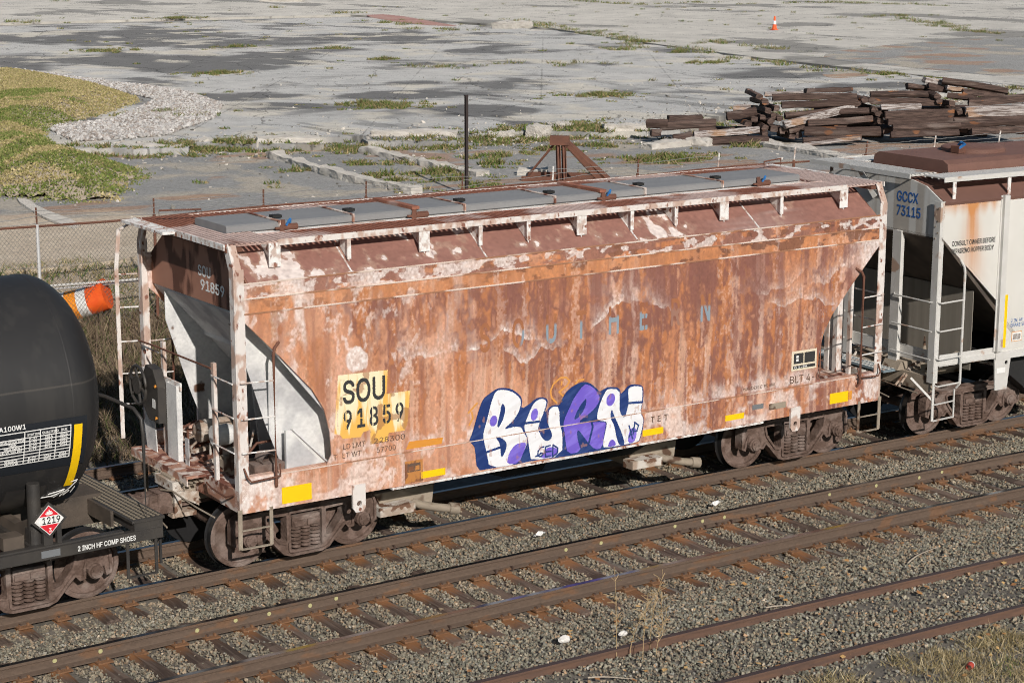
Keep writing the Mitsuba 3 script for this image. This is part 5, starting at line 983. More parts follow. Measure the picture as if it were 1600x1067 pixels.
# the brake end: outer ladder frame, wheel, housing, posts
k = part(H, 'brake_ladder', MB().bar((xe - .26, 1.58, 4.45), (xe - .32, 1.58, 3.9), .06, .012, (0, 1, 0)).bar((xe - .32, 1.58, 3.9), (xe - .32, 1.58, 1.40), .06, .012, (0, 1, 0)).bar((xe - .26, 1.56, 4.45), (xe, 1.56, 4.55), .05, .02), 'm_pinkwhite')
for z in (1.9, 2.35, 2.82, 3.32, 3.80): put(key_for(k, 'rung'), MB().tube([(xe - .33, 1.60, z), (xe + .0, 1.60, z - .02)], .012, 6), 'm_white')
part(H, 'brake_post', MB().box(xe - .06, xe - .05, .24, .58, 1.28, 2.40).box(xe - .06, xe + .02, .24, .255, 1.28, 2.40).box(xe - .06, xe + .02, .565, .58, 1.28, 2.40), 'm_grey_white')
part(H, 'brake_post', MB().box(xe - .03, xe - .02, -.05, .07, 1.28, 1.70), 'm_grey_white')
part(H, 'brake_post', MB().prism(Polygon([(.88, 1.28), (1.22, 1.28), (1.30, 1.7), (1.12, 1.98), (.95, 1.9)]), xe - .10, xe - .085, 'yzx'), 'm_grey_white')
part(H, 'cross_bar', MB().box(xe - .02, xe + .01, .2, 1.5, 2.33, 2.44), 'm_white'); part(H, 'handrail', MB().tube([(xe - .06, 1.5, 2.83), (xe - .08, .9, 2.86), (xe - .04, -.86, 2.86)], .014, 6), 'm_steel_rust')
k = part(H, 'brake_housing', MB().prism(Polygon([(.60, 1.80), (.60, 2.32), (.75, 2.55), (1.0, 2.58), (1.15, 2.35), (1.10, 1.95), (.95, 1.80)]), xe - .18, xe - .04, 'yzx'), 'm_black', label='black hand brake housing')
put(k + '__nameplate', MB().box(xe - .184, xe - .181, .70, .80, 2.0, 2.13), 'm_letter_white'); put(k + '__bolt', MB().lathe([(.02, -.20), (.02, -.18)], (xe, .66, 1.87), 'x', 8).lathe([(.02, -.20), (.02, -.18)], (xe, .66, 2.33), 'x', 8), 'm_orange')
wy, wz, wx = 1.10, 2.28, xe - .26
b = MB(); an = np.linspace(0, 2 * np.pi, 41); 
v = MB().tube([(wx, wy + .275 * math.cos(t), wz + .275 * math.sin(t)) for t in an], .022, 7)
k = part(H, 'brake_wheel', v, 'm_black', 40, label='black spoked hand brake wheel')
put(k + '__hub', MB().lathe([(.001, .06), (.10, .05), (.13, .02), (.13, .0), (.001, .0)], (wx - .03, wy, wz), 'x', 18), 'm_black', 30)
for t in np.arange(6) * np.pi / 3 + .3: put(key_for(k, 'spoke'), MB().bar((wx, wy + .1 * math.cos(t), wz + .1 * math.sin(t)), (wx, wy + .27 * math.cos(t), wz + .27 * math.sin(t)), .03, .03, (1, 0, 0)), 'm_black')
put(k + '__shaft', MB().tube([(wx, wy, wz), (xe - .1, wy, wz)], .03, 8), 'm_dark')
# air brake gear on the end deck
AB = [('air_reservoir', MB().lathe([(.001, -.42), (.12, -.40), (.16, -.34), (.16, .34), (.12, .40), (.001, .42)], (xe + .75, .55, 1.62), 'x', 18), 'm_grimywhite'), ('brake_cylinder', MB().lathe([(.001, -.2), (.15, -.2), (.15, .02), (.12, .1), (.05, .16), (.05, .3), (.001, .3)], (xe + .5, -.15, 1.72), 'x', 18), 'm_grey_white'), ('control_valve', MB().box(xe + .28, xe + .50, -.75, -.48, 1.30, 1.62).box(xe + .20, xe + .30, -.70, -.55, 1.35, 1.5).lathe([(.07, 0), (.07, .12)], (xe + .2, -.62, 1.5), 'x', 10), 'm_grimy'), ('control_valve', MB().box(xe + .30, xe + .75, -1.42, -1.12, 1.30, 1.58).lathe([(.10, -.12), (.10, .12)], (xe + .52, -1.3, 1.62), 'y', 12), 'm_truck')]
for nm, b, mt in AB: part(H, nm, b, mt, 40)
r = np.random.default_rng(14)
for i in range(9):
    y0 = r.uniform(-1.1, .9); p0 = np.array([xe + r.uniform(.15, .4), y0, 1.32]); p3 = np.array([xe + r.uniform(.5, .9), np.clip(y0 + r.uniform(-.4, .3), -1.0, 1.0), r.uniform(1.35, 1.8)])
    q = [p0, p0 + [0, r.uniform(-.1, .1), r.uniform(.1, .4)], (p0 + p3) / 2 + [0, r.uniform(-.3, .3), r.uniform(0, .2)], p3]
    part(H, 'brake_pipe', MB().tube(q, .018, 6), 'm_grimywhite' if i % 3 else 'm_steel_rust', 40)
for i in range(5):
    y = -.6 + i * .3; part(H, 'brake_lever', MB().bar((xe + .18, y, 1.36 + .05 * (i % 2)), (xe + .62, y + .12, 1.42), .06, .05), 'm_grimywhite' if i % 2 else 'm_steel_rust')
# jacking pads with round holes
for x in (-3.966, 4.035):
    g = Polygon([(x - .10, 1.13), (x + .10, 1.13), (x + .10, .80), (x + .06, .74), (x - .06, .74), (x - .10, .80)]).difference(Point(x, .86).buffer(.04)); part(H, 'jacking_pad', MB().prism(g, -1.60, -1.562, 'xzy'), 'm_pinkwhite')
for x in (-4.54, 4.54): add_truck(H, x)

# the lettering and plates on the side
YS = -1.5525
def on_side(name, poly, y, mat, label=None): return part(H, name, MB().prism(poly, y, y - .0015, 'xzy'), mat, label=label)
k = on_side('number_panel', Polygon(PANEL), YS, 'm_stencil', 'yellowed stencil panel behind the car number')
ex, ez = (1, 0, 0), (0, 0, 1)
text_on(k, 'lettering', 'SOU', .31, (-4.19, YS - .002, 2.29), ex, ez, 'm_letter_black', True, .76)
for i, ch in enumerate('91859'): text_on(k, 'lettering', ch, .255, (-4.19 + i * .205, YS - .002, 1.93), ex, ez, 'm_letter_black', True, .72)
for z in (2.03, 2.09): pass
for i in range(5): part(k, 'stencil_gap', MB().box(-4.14 + i * .21, -4.125 + i * .21, YS - .0065, YS - .0050, 1.91, 2.20) if i != 1 else MB().box(-4.0, -3.88, YS - .0065, YS - .0050, 2.05, 2.063), 'm_stencil')
for t, h, x, z in (('LD LMT', .075, -4.19, 1.65), ('LT WT', .075, -4.20, 1.525), ('57700', .075, -3.66, 1.525), ('T', .075, -4.34, 1.52)): text_on(H, 'lettering', t, h, (x, YS, z), ex, ez, 'm_letter_brown', False, .95)
text_on(H, 'lettering', '228300', .075, (-3.71, YS - .002, 1.66), ex, ez, 'm_letter_brown', False, 1.3)
for ch, x in zip('SOUTHERN', (-1.847, -1.299, -.715, -.168, .417, .991, 1.589, 2.164)): text_on(H, 'faded_letter', ch, .40, (x - .12, YS + .001, 2.745), ex, ez, 'm_southern', True, .55, .0012)
on_side('orange_bar', Polygon([(-3.187, 1.50), (-2.6, 1.50), (-2.575, 1.59), (-3.13, 1.61)]), YS, 'm_orange')
YL = -1.5625
def plate_(x0, x1, z0, z1, mat, nm='reflector'): return part(H, nm, MB().box(x0, x1, YL - .003, YL, z0, z1), mat)
for x0, x1, z0, z1 in ((-5.135, -4.685, 1.035, 1.265), (-2.95, -2.55, 1.045, 1.145), (.975, 1.37, 1.085, 1.185), (2.60, 2.98, 1.095, 1.185), (4.80, 5.20, 1.07, 1.245)): plate_(x0, x1, z0, z1, 'm_yellow', 'yellow_reflector')
plate_(5.205, 5.285, 1.09, 1.235, 'm_orange', 'orange_patch')
k = plate_(-3.21, -2.92, 1.01, 1.33, 'm_rustbox', 'weight_box'); put(k + '__frame', MB().prism(Polygon([(-3.17, 1.17), (-2.96, 1.17), (-2.96, 1.29), (-3.17, 1.29)]).difference(Polygon([(-3.155, 1.185), (-3.07, 1.185), (-3.07, 1.25), (-3.155, 1.25)])).difference(Polygon([(-3.055, 1.185), (-2.975, 1.185), (-2.975, 1.25), (-3.055, 1.25)])), YL - .005, YL - .0035, 'xzy'), 'm_letter_brown')
k = part(H, 'consolidated_stencil', MB().box(3.955, 4.49, YS - .0015, YS, 1.72, 2.04), 'm_cream')
b = MB().box(4.00, 4.205, YS - .0035, YS - .002, 1.83, 2.0).box(4.225, 4.45, YS - .0035, YS - .002, 1.83, 2.0).box(3.99, 4.46, YS - .0035, YS - .002, 1.75, 1.80); put(k + '__black_field', b, 'm_letter_black')
put(k + '__mark', MB().box(4.05, 4.10, YS - .005, YS - .004, 1.925, 1.965).box(4.05, 4.10, YS - .005, YS - .004, 1.87, 1.91), 'm_letter_white'); text_on(k, 'lettering', 'C 1-84', .035, (4.01, YS - .004, 1.758), ex, ez, 'm_letter_white', True, 1.6)
text_on(H, 'lettering', 'BLT 4-0', .12, (3.92, YS, 1.52), ex, ez, 'm_letter_brown', False, 1.0); text_on(H, 'lettering', 'HARDER C PERM', .05, (2.95, YS, 1.53), ex, ez, 'm_letter_brown', False, 1.2)
for ch, x in zip('TET', (1.12, 1.25, 1.38)): text_on(H, 'lettering', ch, .09, (x, YL, 1.28), ex, ez, 'm_letter_brown', True)
plate_(3.15, 3.38, 1.20, 1.28, 'm_grey_plate', 'tag_plate'); plate_(3.50, 3.85, 1.15, 1.25, 'm_grimy', 'tag_plate')

# the graffiti: coats of paint on the side
G = key_for(H, 'graffiti'); YG = -1.5635
coats = [0]
def coat(name, polys, mat, lvl, clip=None, sm=1):
    for p in polys:
        b = MB(); g = p if hasattr(p, 'geom_type') else smooth_poly(p, sm)
        if clip is not None: g = g.intersection(clip)
        b.prism(g, YG - .0016 * lvl, YG - .0016 * lvl - .001, 'xzy'); put(key_for(G, name), b, mat)
navy = smooth_poly(NAVY, 1).intersection(Polygon([(-3, .992), (2, .992), (2, 3), (-3, 3)]))
part(H, 'graffiti', MB().prism(navy, YG + .004, YG - .001, 'xzy'), 'm_navy', label='spray painted BURN in white and purple letters with navy outlines')
for w in WHITE: coat('white_letter', [w], 'm_whitepaint', 1, navy)
coat('purple_letter', PURPLE, 'm_purple', 1, navy)
coat('purple_spot', SPOTS, 'm_purple', 2, navy); coat('navy_fill', HOLES, 'm_navy', 2, navy)
coat('navy_line', [stroke(s, .035 if i < 4 else .024) for i, s in enumerate(STROKES)], 'm_navy', 3)
for s in ORANGE: part(H, 'orange_tag', MB().prism(stroke(s, .028), YS, YS - .0015, 'xzy'), 'm_orange_spray')
# number on the end sheet
Xe = XC - 5.642
text_on(H, 'end_lettering', 'SOU', .14, (Xe, -.04, 3.99), (0, -1, 0), ez, 'm_letter_white', True, 1.0); text_on(H, 'end_lettering', '91859', .14, (Xe, -.10, 3.80), (0, -1, 0), ez, 'm_letter_white', True, 1.25)
# ---------------------------------------------------------------- the grey hopper car on the right
K = thing('hopper_car', 'light grey covered hopper car with brown roof and rust streaks, at the right edge', 'hopper car')
A2 = -.045
M2 = rotz(A2, (7.08, -.075, 0)); SW = 1.62
def kp(name, b, mat, smooth=False, label=None, kind=None): return part(K, name, b.moved(M2), mat, smooth, label=label, kind=kind)
LEN = 14.0
kp('body_side', MB().prism(Polygon([(.05, 4.20), (.05, 3.62), (1.42, 2.40), (1.42, 1.52), (LEN, 1.52), (LEN, 4.20)]), -SW, -SW + .02, 'xzy').prism(Polygon([(.05, 4.20), (.05, 3.62), (1.42, 2.40), (1.42, 1.52), (LEN, 1.52), (LEN, 4.20)]), SW - .02, SW, 'xzy'), 'm_grey_car', label='light grey side with a long orange rust streak')
for x in (1.45, 3.6, 5.8): kp('side_post', MB().box(x - .06, x + .06, -SW - .07, -SW, 1.55, 4.24).box(x - .09, x + .09, -SW - .012, -SW, 1.55, 4.24), 'm_galv')
kp('yellow_stripe', MB().box(1.53, 1.63, -SW - .016, -SW - .013, 1.60, 2.52), 'm_yellow')
kp('side_sill', MB().box(.06, LEN, -SW, -SW + .1, 1.44, 1.52).box(1.42, LEN, -SW - .02, -SW + .1, 1.40, 1.53), 'm_galv')
kp('roof', MB().prism(Polygon([(-SW - .02, 4.20), (-1.2, 4.42), (-.6, 4.55), (.6, 4.55), (1.2, 4.42), (SW + .02, 4.20), (SW, 4.15), (-SW, 4.15)]), .09, LEN, 'yzx'), 'm_brown_car', label='dull brown roof')
kp('end_sheet', MB().prism(Polygon([(-SW, 3.60), (-SW, 4.20), (-1.2, 4.435), (-.6, 4.56), (.6, 4.56), (1.2, 4.435), (SW, 4.20), (SW, 3.60)]), .05, .075, 'yzx'), 'm_grey_end')
kp('slope_sheet', MB().prism(Polygon([(.05, 3.64), (.05, 3.58), (1.9, 1.7), (1.95, 1.76)]), -SW, SW, 'xzy'), 'm_grime_shade_black')  # shade under the overhanging end is painted into this near-black, along with grime
kp('shear_plate', MB().box(.95, .965, -1.50, 1.50, 1.25, 2.62), 'm_bay', label='grimy vertical plate under the slope sheet')
kp('hopper_bay', MB().prism(Polygon([(1.42, 1.5), (4.6, 1.5), (3.6, .5), (2.8, .5)]), -1.3, 1.3, 'xzy'), 'm_dark')
kp('center_sill', MB().box(-.2, LEN, -.2, .2, .86, 1.22), 'm_grimy')
# roof hatch trough, round hatch, running boards
kp('hatch_trough', MB().prism(Polygon([(-.95, 4.5), (-.92, 4.72), (-.80, 4.78), (.80, 4.78), (.92, 4.72), (.95, 4.5)]), .78, LEN, 'yzx'), 'm_brown_car', label='raised brown hatch trough along the roof')
k = kp('round_hatch', MB().lathe([(.56, 4.78), (.56, 4.84), (.52, 4.865), (.3, 4.88), (.001, 4.885)], (2.35, .1, 0), 'z', 32), 'm_brown_car', 30, label='round brown hatch lid')
put(k + '__latch', MB().box(1.70, 1.86, -.22, -.02, 4.79, 4.91).moved(M2), 'm_steel_rust'); put(k + '__seal', MB().tube([(1.72, -.2, 4.88), (1.78, -.28, 4.95), (1.82, -.14, 4.97), (1.84, -.06, 4.91)], .026, 6).moved(M2), 'm_blue_cap')
for s in (-1, 1):
    y0, y1 = sorted((s * 1.02, s * 1.56))
    k = kp('running_board', grating(.15, LEN, y0, y1, 4.60, .10, .085), 'm_galv', kind='stuff', label='pale galvanised walkway along the roof edge'); put(k + '__edge_angle', MB().box(.10, LEN, *sorted((s * 1.561, s * 1.575)), 4.53, 4.612).moved(M2), 'm_galv')
    for x in (.35, 1.6, 3.0, 4.4, 5.8): kp('board_bracket', MB().box(x - .035, x + .035, *sorted((s * 1.545, s * 1.56)), 4.22, 4.56), 'm_white')
k = kp('end_platform', grating(-.12, .50, -1.0, 1.58, 4.62, .10, .055), 'm_galv', kind='stuff'); put(k + '__edge_angle', MB().box(-.14, -.12, -1.0, 1.58, 4.545, 4.63).moved(M2), 'm_galv'); put(k + '__bracket', MB().box(.44, .52, -1.02, -.55, 4.52, 4.60).moved(M2), 'm_rusty_galv')
kp('platform_strut', MB().bar((-.08, .30, 4.56), (.02, .0, 4.12), .05, .09), 'm_galv')
text_on(K, 'lettering', 'GCCX', .165, (.047, -.50, 4.12), (0, -1, 0), (0, 0, 1), 'm_letter_blue', True, .80, M=M2); text_on(K, 'lettering', '73115', .165, (.047, -.50, 3.88), (0, -1, 0), (0, 0, 1), 'm_letter_blue', True, .83, M=M2)
text_on(K, 'lettering', 'CONSULT OWNER BEFORE', .08, (.28, -SW - .002, 3.46), (1, 0, 0), (0, 0, 1), 'm_letter_black', True, .70, M=M2); text_on(K, 'lettering', 'REPAIRING HOPPER BODY', .08, (.28, -SW - .002, 3.33), (1, 0, 0), (0, 0, 1), 'm_letter_black', True, .68, M=M2)
text_on(K, 'lettering', '2 IN. HF COMP', .06, (1.74, -SW - .002, 2.02), (1, 0, 0), (0, 0, 1), 'm_letter_blue', False, .9, M=M2); text_on(K, 'lettering', 'BRAKE SHOES', .06, (1.74, -SW - .002, 1.94), (1, 0, 0), (0, 0, 1), 'm_letter_blue', False, .9, M=M2)
k = kp('data_plate', MB().box(1.78, 2.02, -SW - .004, -SW - .001, 1.68, 1.85), 'm_orange'); put(k + '__face', MB().box(1.79, 2.01, -SW - .007, -SW - .0055, 1.69, 1.84).moved(M2), 'm_letter_white'); put(k + '__print', MB().prism(shapely.union_all([shapely.box(1.81 + .02 * i, 1.71, 1.82 + .02 * i, 1.81) for i in range(9)]), -SW - .0095, -SW - .0085, 'xzy').moved(M2), 'm_letter_brown')
k = kp('corner_bracket', MB().prism(Polygon([(1.40, 1.40), (1.78, 1.42), (1.72, .86), (1.44, .86)]).difference(Point(1.68, 1.33).buffer(.035)), -SW - .01, -SW + .01, 'xzy'), 'm_galv'); put(k + '__label_plate', MB().box(1.46, 1.66, -SW - .014, -SW - .011, 1.16, 1.25).moved(M2), 'm_letter_white')
# corner posts and ladders at the coupled end
for s in (-1, 1):
    kp('corner_post', MB().box(0, .02, *sorted((s * SW, s * (SW - .15))), 1.15, 4.22).box(.022, .10, *sorted((s * SW, s * (SW - .012))), 1.15, 4.22), 'm_galv')
    b = MB()
    for i in range(6): b.lathe([(.014, -.008), (.014, .0), (.001, .004)], (-.002, s * (SW - .045 - .06 * (i % 2)), 4.1 - .10 * i), 'x', 8)
    kp('rivets', b, 'm_grimy', kind='stuff')
    kp('end_post', MB().box(0, .10, *sorted((s * .68, s * .55)), 1.28, 3.62).box(-.012, 0, *sorted((s * .72, s * .51)), 1.28, 3.62), 'm_galv')
    k = kp('end_ladder', MB().tube([(-.03, s * .62, 2.55), (-.05, s * .66, 2.53), (-.05, s * 1.5, 2.53), (-.02, s * 1.55, 2.53)], .014, 6), 'm_galv')
    for z in (1.56, 2.04): put(key_for(k, 'rung'), MB().tube([(-.05, s * .60, z), (-.05, s * 1.58, z)], .014, 6).moved(M2), 'm_galv')
    k = kp('side_ladder', MB().tube([(.50, s * (SW + .0), 3.22), (.55, s * (SW + .05), 3.1), (.56, s * (SW + .06), 3.0), (.56, s * (SW + .06), 1.1), (.54, s * (SW + .0), 1.02)], .022, 7), 'm_galv')
    for z in (1.12, 1.58, 2.06, 2.54): put(key_for(k, 'rung'), MB().tube([(.03, s * (SW + .0), z), (.06, s * (SW + .06), z - .015), (.56, s * (SW + .06), z)], .014, 6).moved(M2), 'm_galv')
    kp('stirrup_step', MB().bar((.02, s * SW, 1.15), (.02, s * SW, .50), .05, .014, (0, 1, 0)).bar((.50, s * SW, 1.0), (.50, s * SW, .52), .025, .02, (0, 1, 0)).bar((.02, s * SW, .50), (.50, s * SW, .52), .05, .014).bar((.03, s * SW, .78), (.50, s * SW, .80), .04, .012).bar((.02, s * SW, .85), (-.22, s * (SW - .3), 1.22), .04, .012, (0, 1, 0)), 'm_galv')
kp('cross_channel', MB().box(.10, .14, -SW + .12, SW - .12, 1.44, 1.66).box(.14, 1.42, -SW + .015, -SW + .03, 1.42, 1.62), 'm_galv')
kp('end_sill', MB().box(.02, .16, -1.5, 1.5, .98, 1.24).box(.16, 1.0, -1.1, 1.1, 1.2, 1.24), 'm_grimy')
kp('cross_step', MB().box(-.36, -.02, -.80, 1.10, 1.22, 1.255), 'm_stepgrey', label='grey grated crossover step'); b = MB()
for y in np.arange(-.75, 1.05, .09):
    for x in (-.30, -.19, -.08): b.box(x - .03, x + .03, y, y + .045, 1.256, 1.264)
kp('step_grating', b, 'm_galv', kind='stuff')
kp('brake_stand', MB().prism(Polygon([(-.1, 1.24), (.3, 1.24), (.22, 1.38), (-.02, 1.38)]), -.85, -.45, 'xzy').prism(Polygon([(.25, 1.24), (.42, 1.24), (.32, 1.85)]), -1.05, -1.03, 'xzy').prism(Polygon([(.25, 1.24), (.42, 1.24), (.32, 1.85)]), -.35, -.33, 'xzy').bar((.1, -1.2, 1.15), (.9, -1.25, 1.52), .06, .05), 'm_grimy')
kp('slack_rod', MB().bar((1.75, -1.25, 1.22), (.75, -1.25, 1.48), .05, .05).bar((.75, -1.25, 1.48), (.2, -1.2, 1.1), .05, .05), 'm_grimywhite')
kp('striker', MB().box(-.40, -.02, -.3, .3, .62, .70).box(-.44, -.30, -.34, .34, 1.02, 1.18).box(-.4, -.02, -.36, -.28, .62, 1.15).box(-.4, -.02, .28, .36, .62, 1.15), 'm_grimywhite')
r = np.random.default_rng(3)
for i in range(6):
    y = r.uniform(-1.1, 1.1); kp('brake_pipe', MB().tube([(-.05, y, 1.1), (-.2, y + r.uniform(-.2, .2), 1.0), (.2, y, 1.32), (.7, y + .2, 1.34)], .022, 6), 'm_grimywhite', 40)
coupler(K, -.52, -1, M2)
for x in (8.605, 18.6): add_truck(K, x)

# ---------------------------------------------------------------- the black tank car on the left
TK = thing('tank_car', 'black tank car with white inspection table and red diamond placard, at the left', 'tank car')
M3 = rotz(.045, (-6.93, -.06, 0))
def tp(name, b, mat, smooth=False, label=None, kind=None): return part(TK, name, b.moved(M3), mat, smooth, label=label, kind=kind)
TR, TZ, TX = 1.50, 2.73, -1.10
pr = [(.001, .68)] + [(TR * math.sin(t), .68 * math.cos(t)) for t in np.linspace(.08, 1.55, 24)] + [(TR, -.02)]
tp('tank_head', MB().lathe([(r_, TX + a) for r_, a in pr], (0, 0, TZ), 'x', 96), 'm_tank', True)
tp('tank_shell', MB().lathe([(TR + .004, TX - .015), (TR + .006, TX - .05), (TR, TX - .06), (TR, TX - 11), (.01, TX - 11)], (0, 0, TZ), 'x', 128), 'm_tank', 30, label='black tank shell with a faint horizontal weld line')
def on_tank(x0, x1, z0, z1, lift, n=14, thick=.002):
    """a curved sheet lying on the near flank of the shell"""
    zs = np.linspace(z0, z1, n); v = []
    for rr in (TR + lift, TR + lift + thick):
        for z in zs:
            y = -math.sqrt(max(rr * rr - (z - TZ) ** 2, 0)); v += [(x0, y, z), (x1, y, z)]
    v = np.array(v); f = []
    for o in (0, 2 * n):
        for i in range(n - 1): a = o + 2 * i; f += [[a, a + 1, a + 3], [a, a + 3, a + 2]]
    return MB().add(v, np.array(f))
tp('label_panel', on_tank(-3.2, -.985, 2.0, 2.66, .008, 16), 'm_panel', label='darker painted panel behind the inspection table')
tp('yellow_stripe', on_tank(-1.16, -1.05, 1.66, 2.56, .0115, 20), 'm_yellow')
def tank_text(t, h, x, z, lift=.016, bold=True, st=1.0):
    y = -math.sqrt((TR + lift) ** 2 - (z + h / 2 - TZ) ** 2); q = (z + h / 2 - TZ) / TR
    text_on(TK, 'lettering', t, h, (x, y - .002, z), (1, 0, 0), (0, q * -.0 - q * 1.0 * 0, 1), 'm_letter_white', bold, st, M=M3)
tx0, tx1, tz0, tz1 = -2.9, -1.20, 2.13, 2.565
cols_ = [-2.9, -1.83, -1.64, -1.42, -1.20]; cols_ = [-2.9, -1.81, -1.605, -1.40, -1.205]
rows_ = [2.565, 2.482, 2.435, 2.388, 2.344, 2.30, 2.26, 2.218, 2.176, 2.135]
g = [on_tank(x - .006, x + .006, 2.13, 2.57, .013, 12) for x in cols_] + [on_tank(-2.9, -1.2, z - .006, z + .006, .013, 3) for z in rows_]
b = MB()
for q in g: b.add(*q.mesh())
tp('inspection_table', b, 'm_letter_white', label='white ruled table of inspection dates')
for r_, (c1, c2, c3) in enumerate((('P-77', '2014', '2024'), ('P-77', '2014', '2024'), ('P-77', '2014', '2024'), ('P-77', '2014', '2024'), ('', '', ''), ('', '', ''), ('P-77', '2014', '2024'), ('P-77', '2014', '2024'))):
    z = rows_[r_ + 1] - .038
    for c, x in ((c1, -1.755), (c2, -1.55), (c3, -1.35)):
        if c: tank_text(c, .029, x, z, st=1.0)
    for c in ({0: 'QUALIFICATION', 1: 'TANK', 2: 'TREATMENT', 3: 'VALVE 165 PSI', 6: 'SERVICE', 7: 'SECTION'}.get(r_),):
        if c: tank_text(c, .029, -2.05 - .012 * (len(c) - 6), z)
for t, x, h in (('STATION', -1.78, .028), ('QUALIFIED', -1.585, .030), ('DUE', -1.34, .032)): tank_text(t, h, x, 2.505, st=.95)
tank_text('DOT111A100W1', .060, -2.48, 2.605)
# white scrawl below the stripe
def scrawl(pts, w):
    b = MB(); p = [(x, -math.sqrt((TR + .012) ** 2 - (z - TZ) ** 2), z) for x, z in pts]; return b.tube(p, w, 4)
for pts in (((-1.32, 1.55), (-1.22, 1.57), (-1.12, 1.60), (-1.18, 1.53), (-1.25, 1.49)), ((-1.40, 1.50), (-1.25, 1.50), (-1.10, 1.56)), ((-1.12, 1.47), (-1.05, 1.62), (-1.0, 1.72)), ((-1.08, 1.72), (-.99, 1.74)), ((-1.0, 1.52), (-.99, 1.62)), ((-1.2, 1.46), (-1.12, 1.58), (-1.08, 1.48), (-1.04, 1.56))): tp('chalk_scrawl', scrawl(pts, .007), 'm_letter_white')
# stub sill, saddle, bolster, steps
tp('saddle_pad', MB().lathe([(TR + .004, 0), (TR + .022, .0), (TR + .022, -.85), (TR + .004, -.85)], (TX - .35, 0, TZ), 'x', 128), 'm_black') if False else None
pad = on_tank(-1.95, -1.42, 1.36, 1.74, .012, 10, .02); tp('saddle_pad', pad, 'm_black')
tp('bolster', MB().tube([(-1.66, -1.30, 1.84), (-1.66, -1.30, 1.05)], .085, 14).box(-1.78, -1.56, -1.40, 1.40, .92, 1.06).box(-1.74, -1.58, -1.36, -1.18, 1.0, 1.25), 'm_black', 30)
tp('bolster', MB().prism(Polygon([(-1.3, .95), (1.3, .95), (1.3, 1.4), (.8, 1.2), (-.8, 1.2), (-1.3, 1.4)]), -1.72, -1.60, 'yzx'), 'm_grime_shade_black')
tp('stub_sill', MB().box(-3.2, -.3, -.28, .28, .84, 1.24), 'm_grime_shade_black')
tp('body_step_sill', MB().box(-4.0, -.03, -1.56, -1.46, .90, 1.04).box(-4, -.55, -1.50, -1.40, 1.04, 1.06), 'm_black', label='long black side sill lettered in white')
tp('end_beam', MB().box(-.42, -.02, -1.54, 1.54, 1.03, 1.15), 'm_black')
k = tp('end_walkway', MB().box(-.46, .0, -1.56, 1.56, 1.15, 1.185), 'm_black', label='black grated walkway across the tank end'); b = MB()
for x in np.linspace(-.40, -.06, 6):
    for y in np.arange(-1.5, 1.5, .075): b.box(x - .018, x + .018, y, y + .045, 1.186, 1.196)
tp('walkway_grating', b, 'm_grimystep', kind='stuff'); tp('walkway_edge', MB().box(-.50, -.46, -1.0, 1.5, .98, 1.19), 'm_grime_shade_black')
tp('hand_rail', MB().tube([(-.75, .2, 2.72), (-.45, -.9, 2.70), (-.30, -1.40, 2.62), (-.26, -1.52, 2.50), (-.25, -1.54, 2.3), (-.25, -1.54, 1.1)], .026, 8), 'm_black', 40)
tp('hand_rail', MB().tube([(-.75, -.2, 2.72), (-.45, .9, 2.70), (-.30, 1.40, 2.62), (-.25, 1.54, 2.3), (-.25, 1.54, 1.1)], .026, 8), 'm_black', 40)
tp('stirrup_step', MB().bar((-.12, -1.52, .92), (-.12, -1.52, .42), .04, .02, (0, 1, 0)).bar((-.52, -1.52, .92), (-.52, -1.52, .42), .04, .02, (0, 1, 0)).bar((-.12, -1.52, .43), (-.52, -1.52, .43), .04, .02).bar((-.0, -1.40, .95), (-.0, -1.40, .50), .03, .03, (0, 1, 0)), 'm_black')
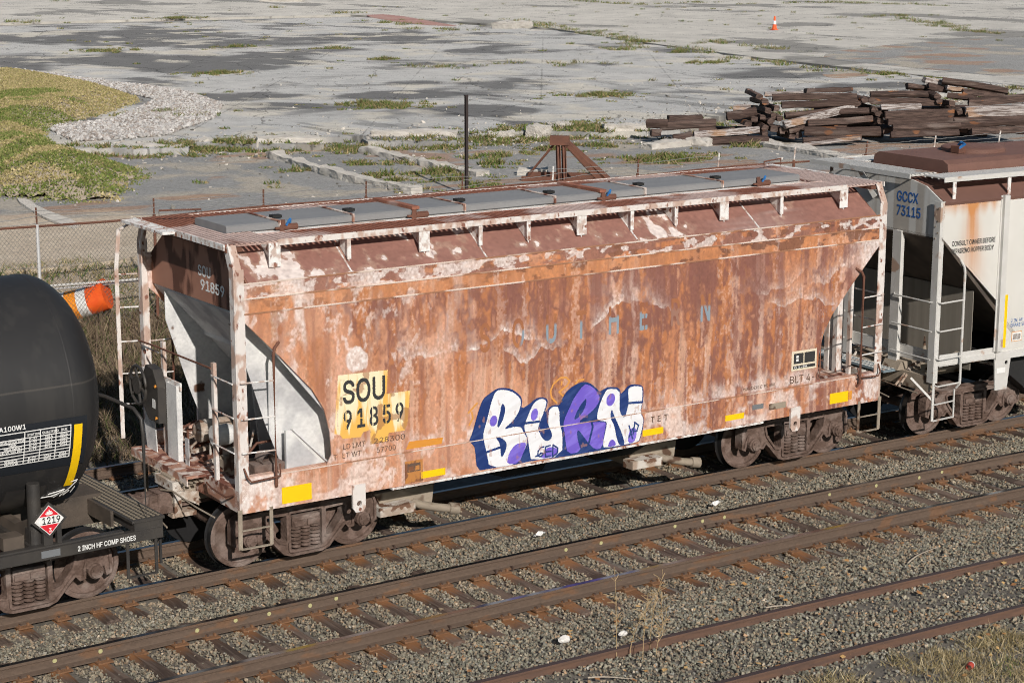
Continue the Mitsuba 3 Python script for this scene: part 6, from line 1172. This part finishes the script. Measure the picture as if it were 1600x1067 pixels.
text_on(TK, 'lettering', '2 INCH HF COMP SHOES', .062, (-1.22, -1.562, .935), (1, 0, 0), (0, 0, 1), 'm_letter_white', True, .78, M=M3); tp('sill_plate', MB().box(-1.70, -1.45, -1.565, -1.562, .93, 1.02), 'm_grey_plate')
k = tp('side_box', MB().box(-2.12, -1.85, -1.40, -1.15, 1.06, 1.22), 'm_grime_shade_black')
# the diamond placard on its holder
pcx, pcz, ph = -1.545, 1.385, .195
dia = lambda s, dz=0: Polygon([(pcx - s, pcz + dz), (pcx, pcz + s + dz), (pcx + s, pcz + dz), (pcx, pcz - s + dz)])
k = tp('placard', MB().prism(dia(ph + .045), -1.488, -1.480, 'xzy'), 'm_black', label='red diamond hazard placard numbered 1219')
put(k + '__white_edge', MB().prism(dia(ph), -1.4905, -1.489, 'xzy').moved(M3), 'm_letter_white'); put(k + '__red_field', MB().prism(dia(ph - .012), -1.493, -1.4915, 'xzy').moved(M3), 'm_red')
put(k + '__number_field', MB().prism(dia(ph - .012).intersection(shapely.box(pcx - 1, pcz - .055, pcx + 1, pcz + .055)), -1.4955, -1.494, 'xzy').moved(M3), 'm_letter_white')
text_on(k, 'lettering', '1219', .085, (pcx - .105, -1.4965, pcz - .042), (1, 0, 0), (0, 0, 1), 'm_letter_black', True, .84, M=M3); text_on(k, 'lettering', '3', .05, (pcx - .018, -1.495, pcz - .15), (1, 0, 0), (0, 0, 1), 'm_letter_white', True, 1.0, M=M3)
flame = smooth_poly([(pcx - .04, pcz + .07), (pcx - .055, pcz + .10), (pcx - .03, pcz + .09), (pcx - .03, pcz + .125), (pcx - .005, pcz + .105), (pcx + .0, pcz + .15), (pcx + .018, pcz + .11), (pcx + .035, pcz + .125), (pcx + .03, pcz + .09), (pcx + .055, pcz + .10), (pcx + .04, pcz + .07)], 1)
put(k + '__flame', MB().prism(flame, -1.4955, -1.494, 'xzy').moved(M3), 'm_letter_white')
tp('placard_holder', MB().box(-1.62, -1.50, -1.47, -1.40, 1.06, 1.45).box(-1.44, -1.38, -1.47, -1.40, 1.06, 1.30), 'm_black')
coupler(TK, .42, 1, M3)
for x in (-8.58, -18.0): add_truck(TK, x)
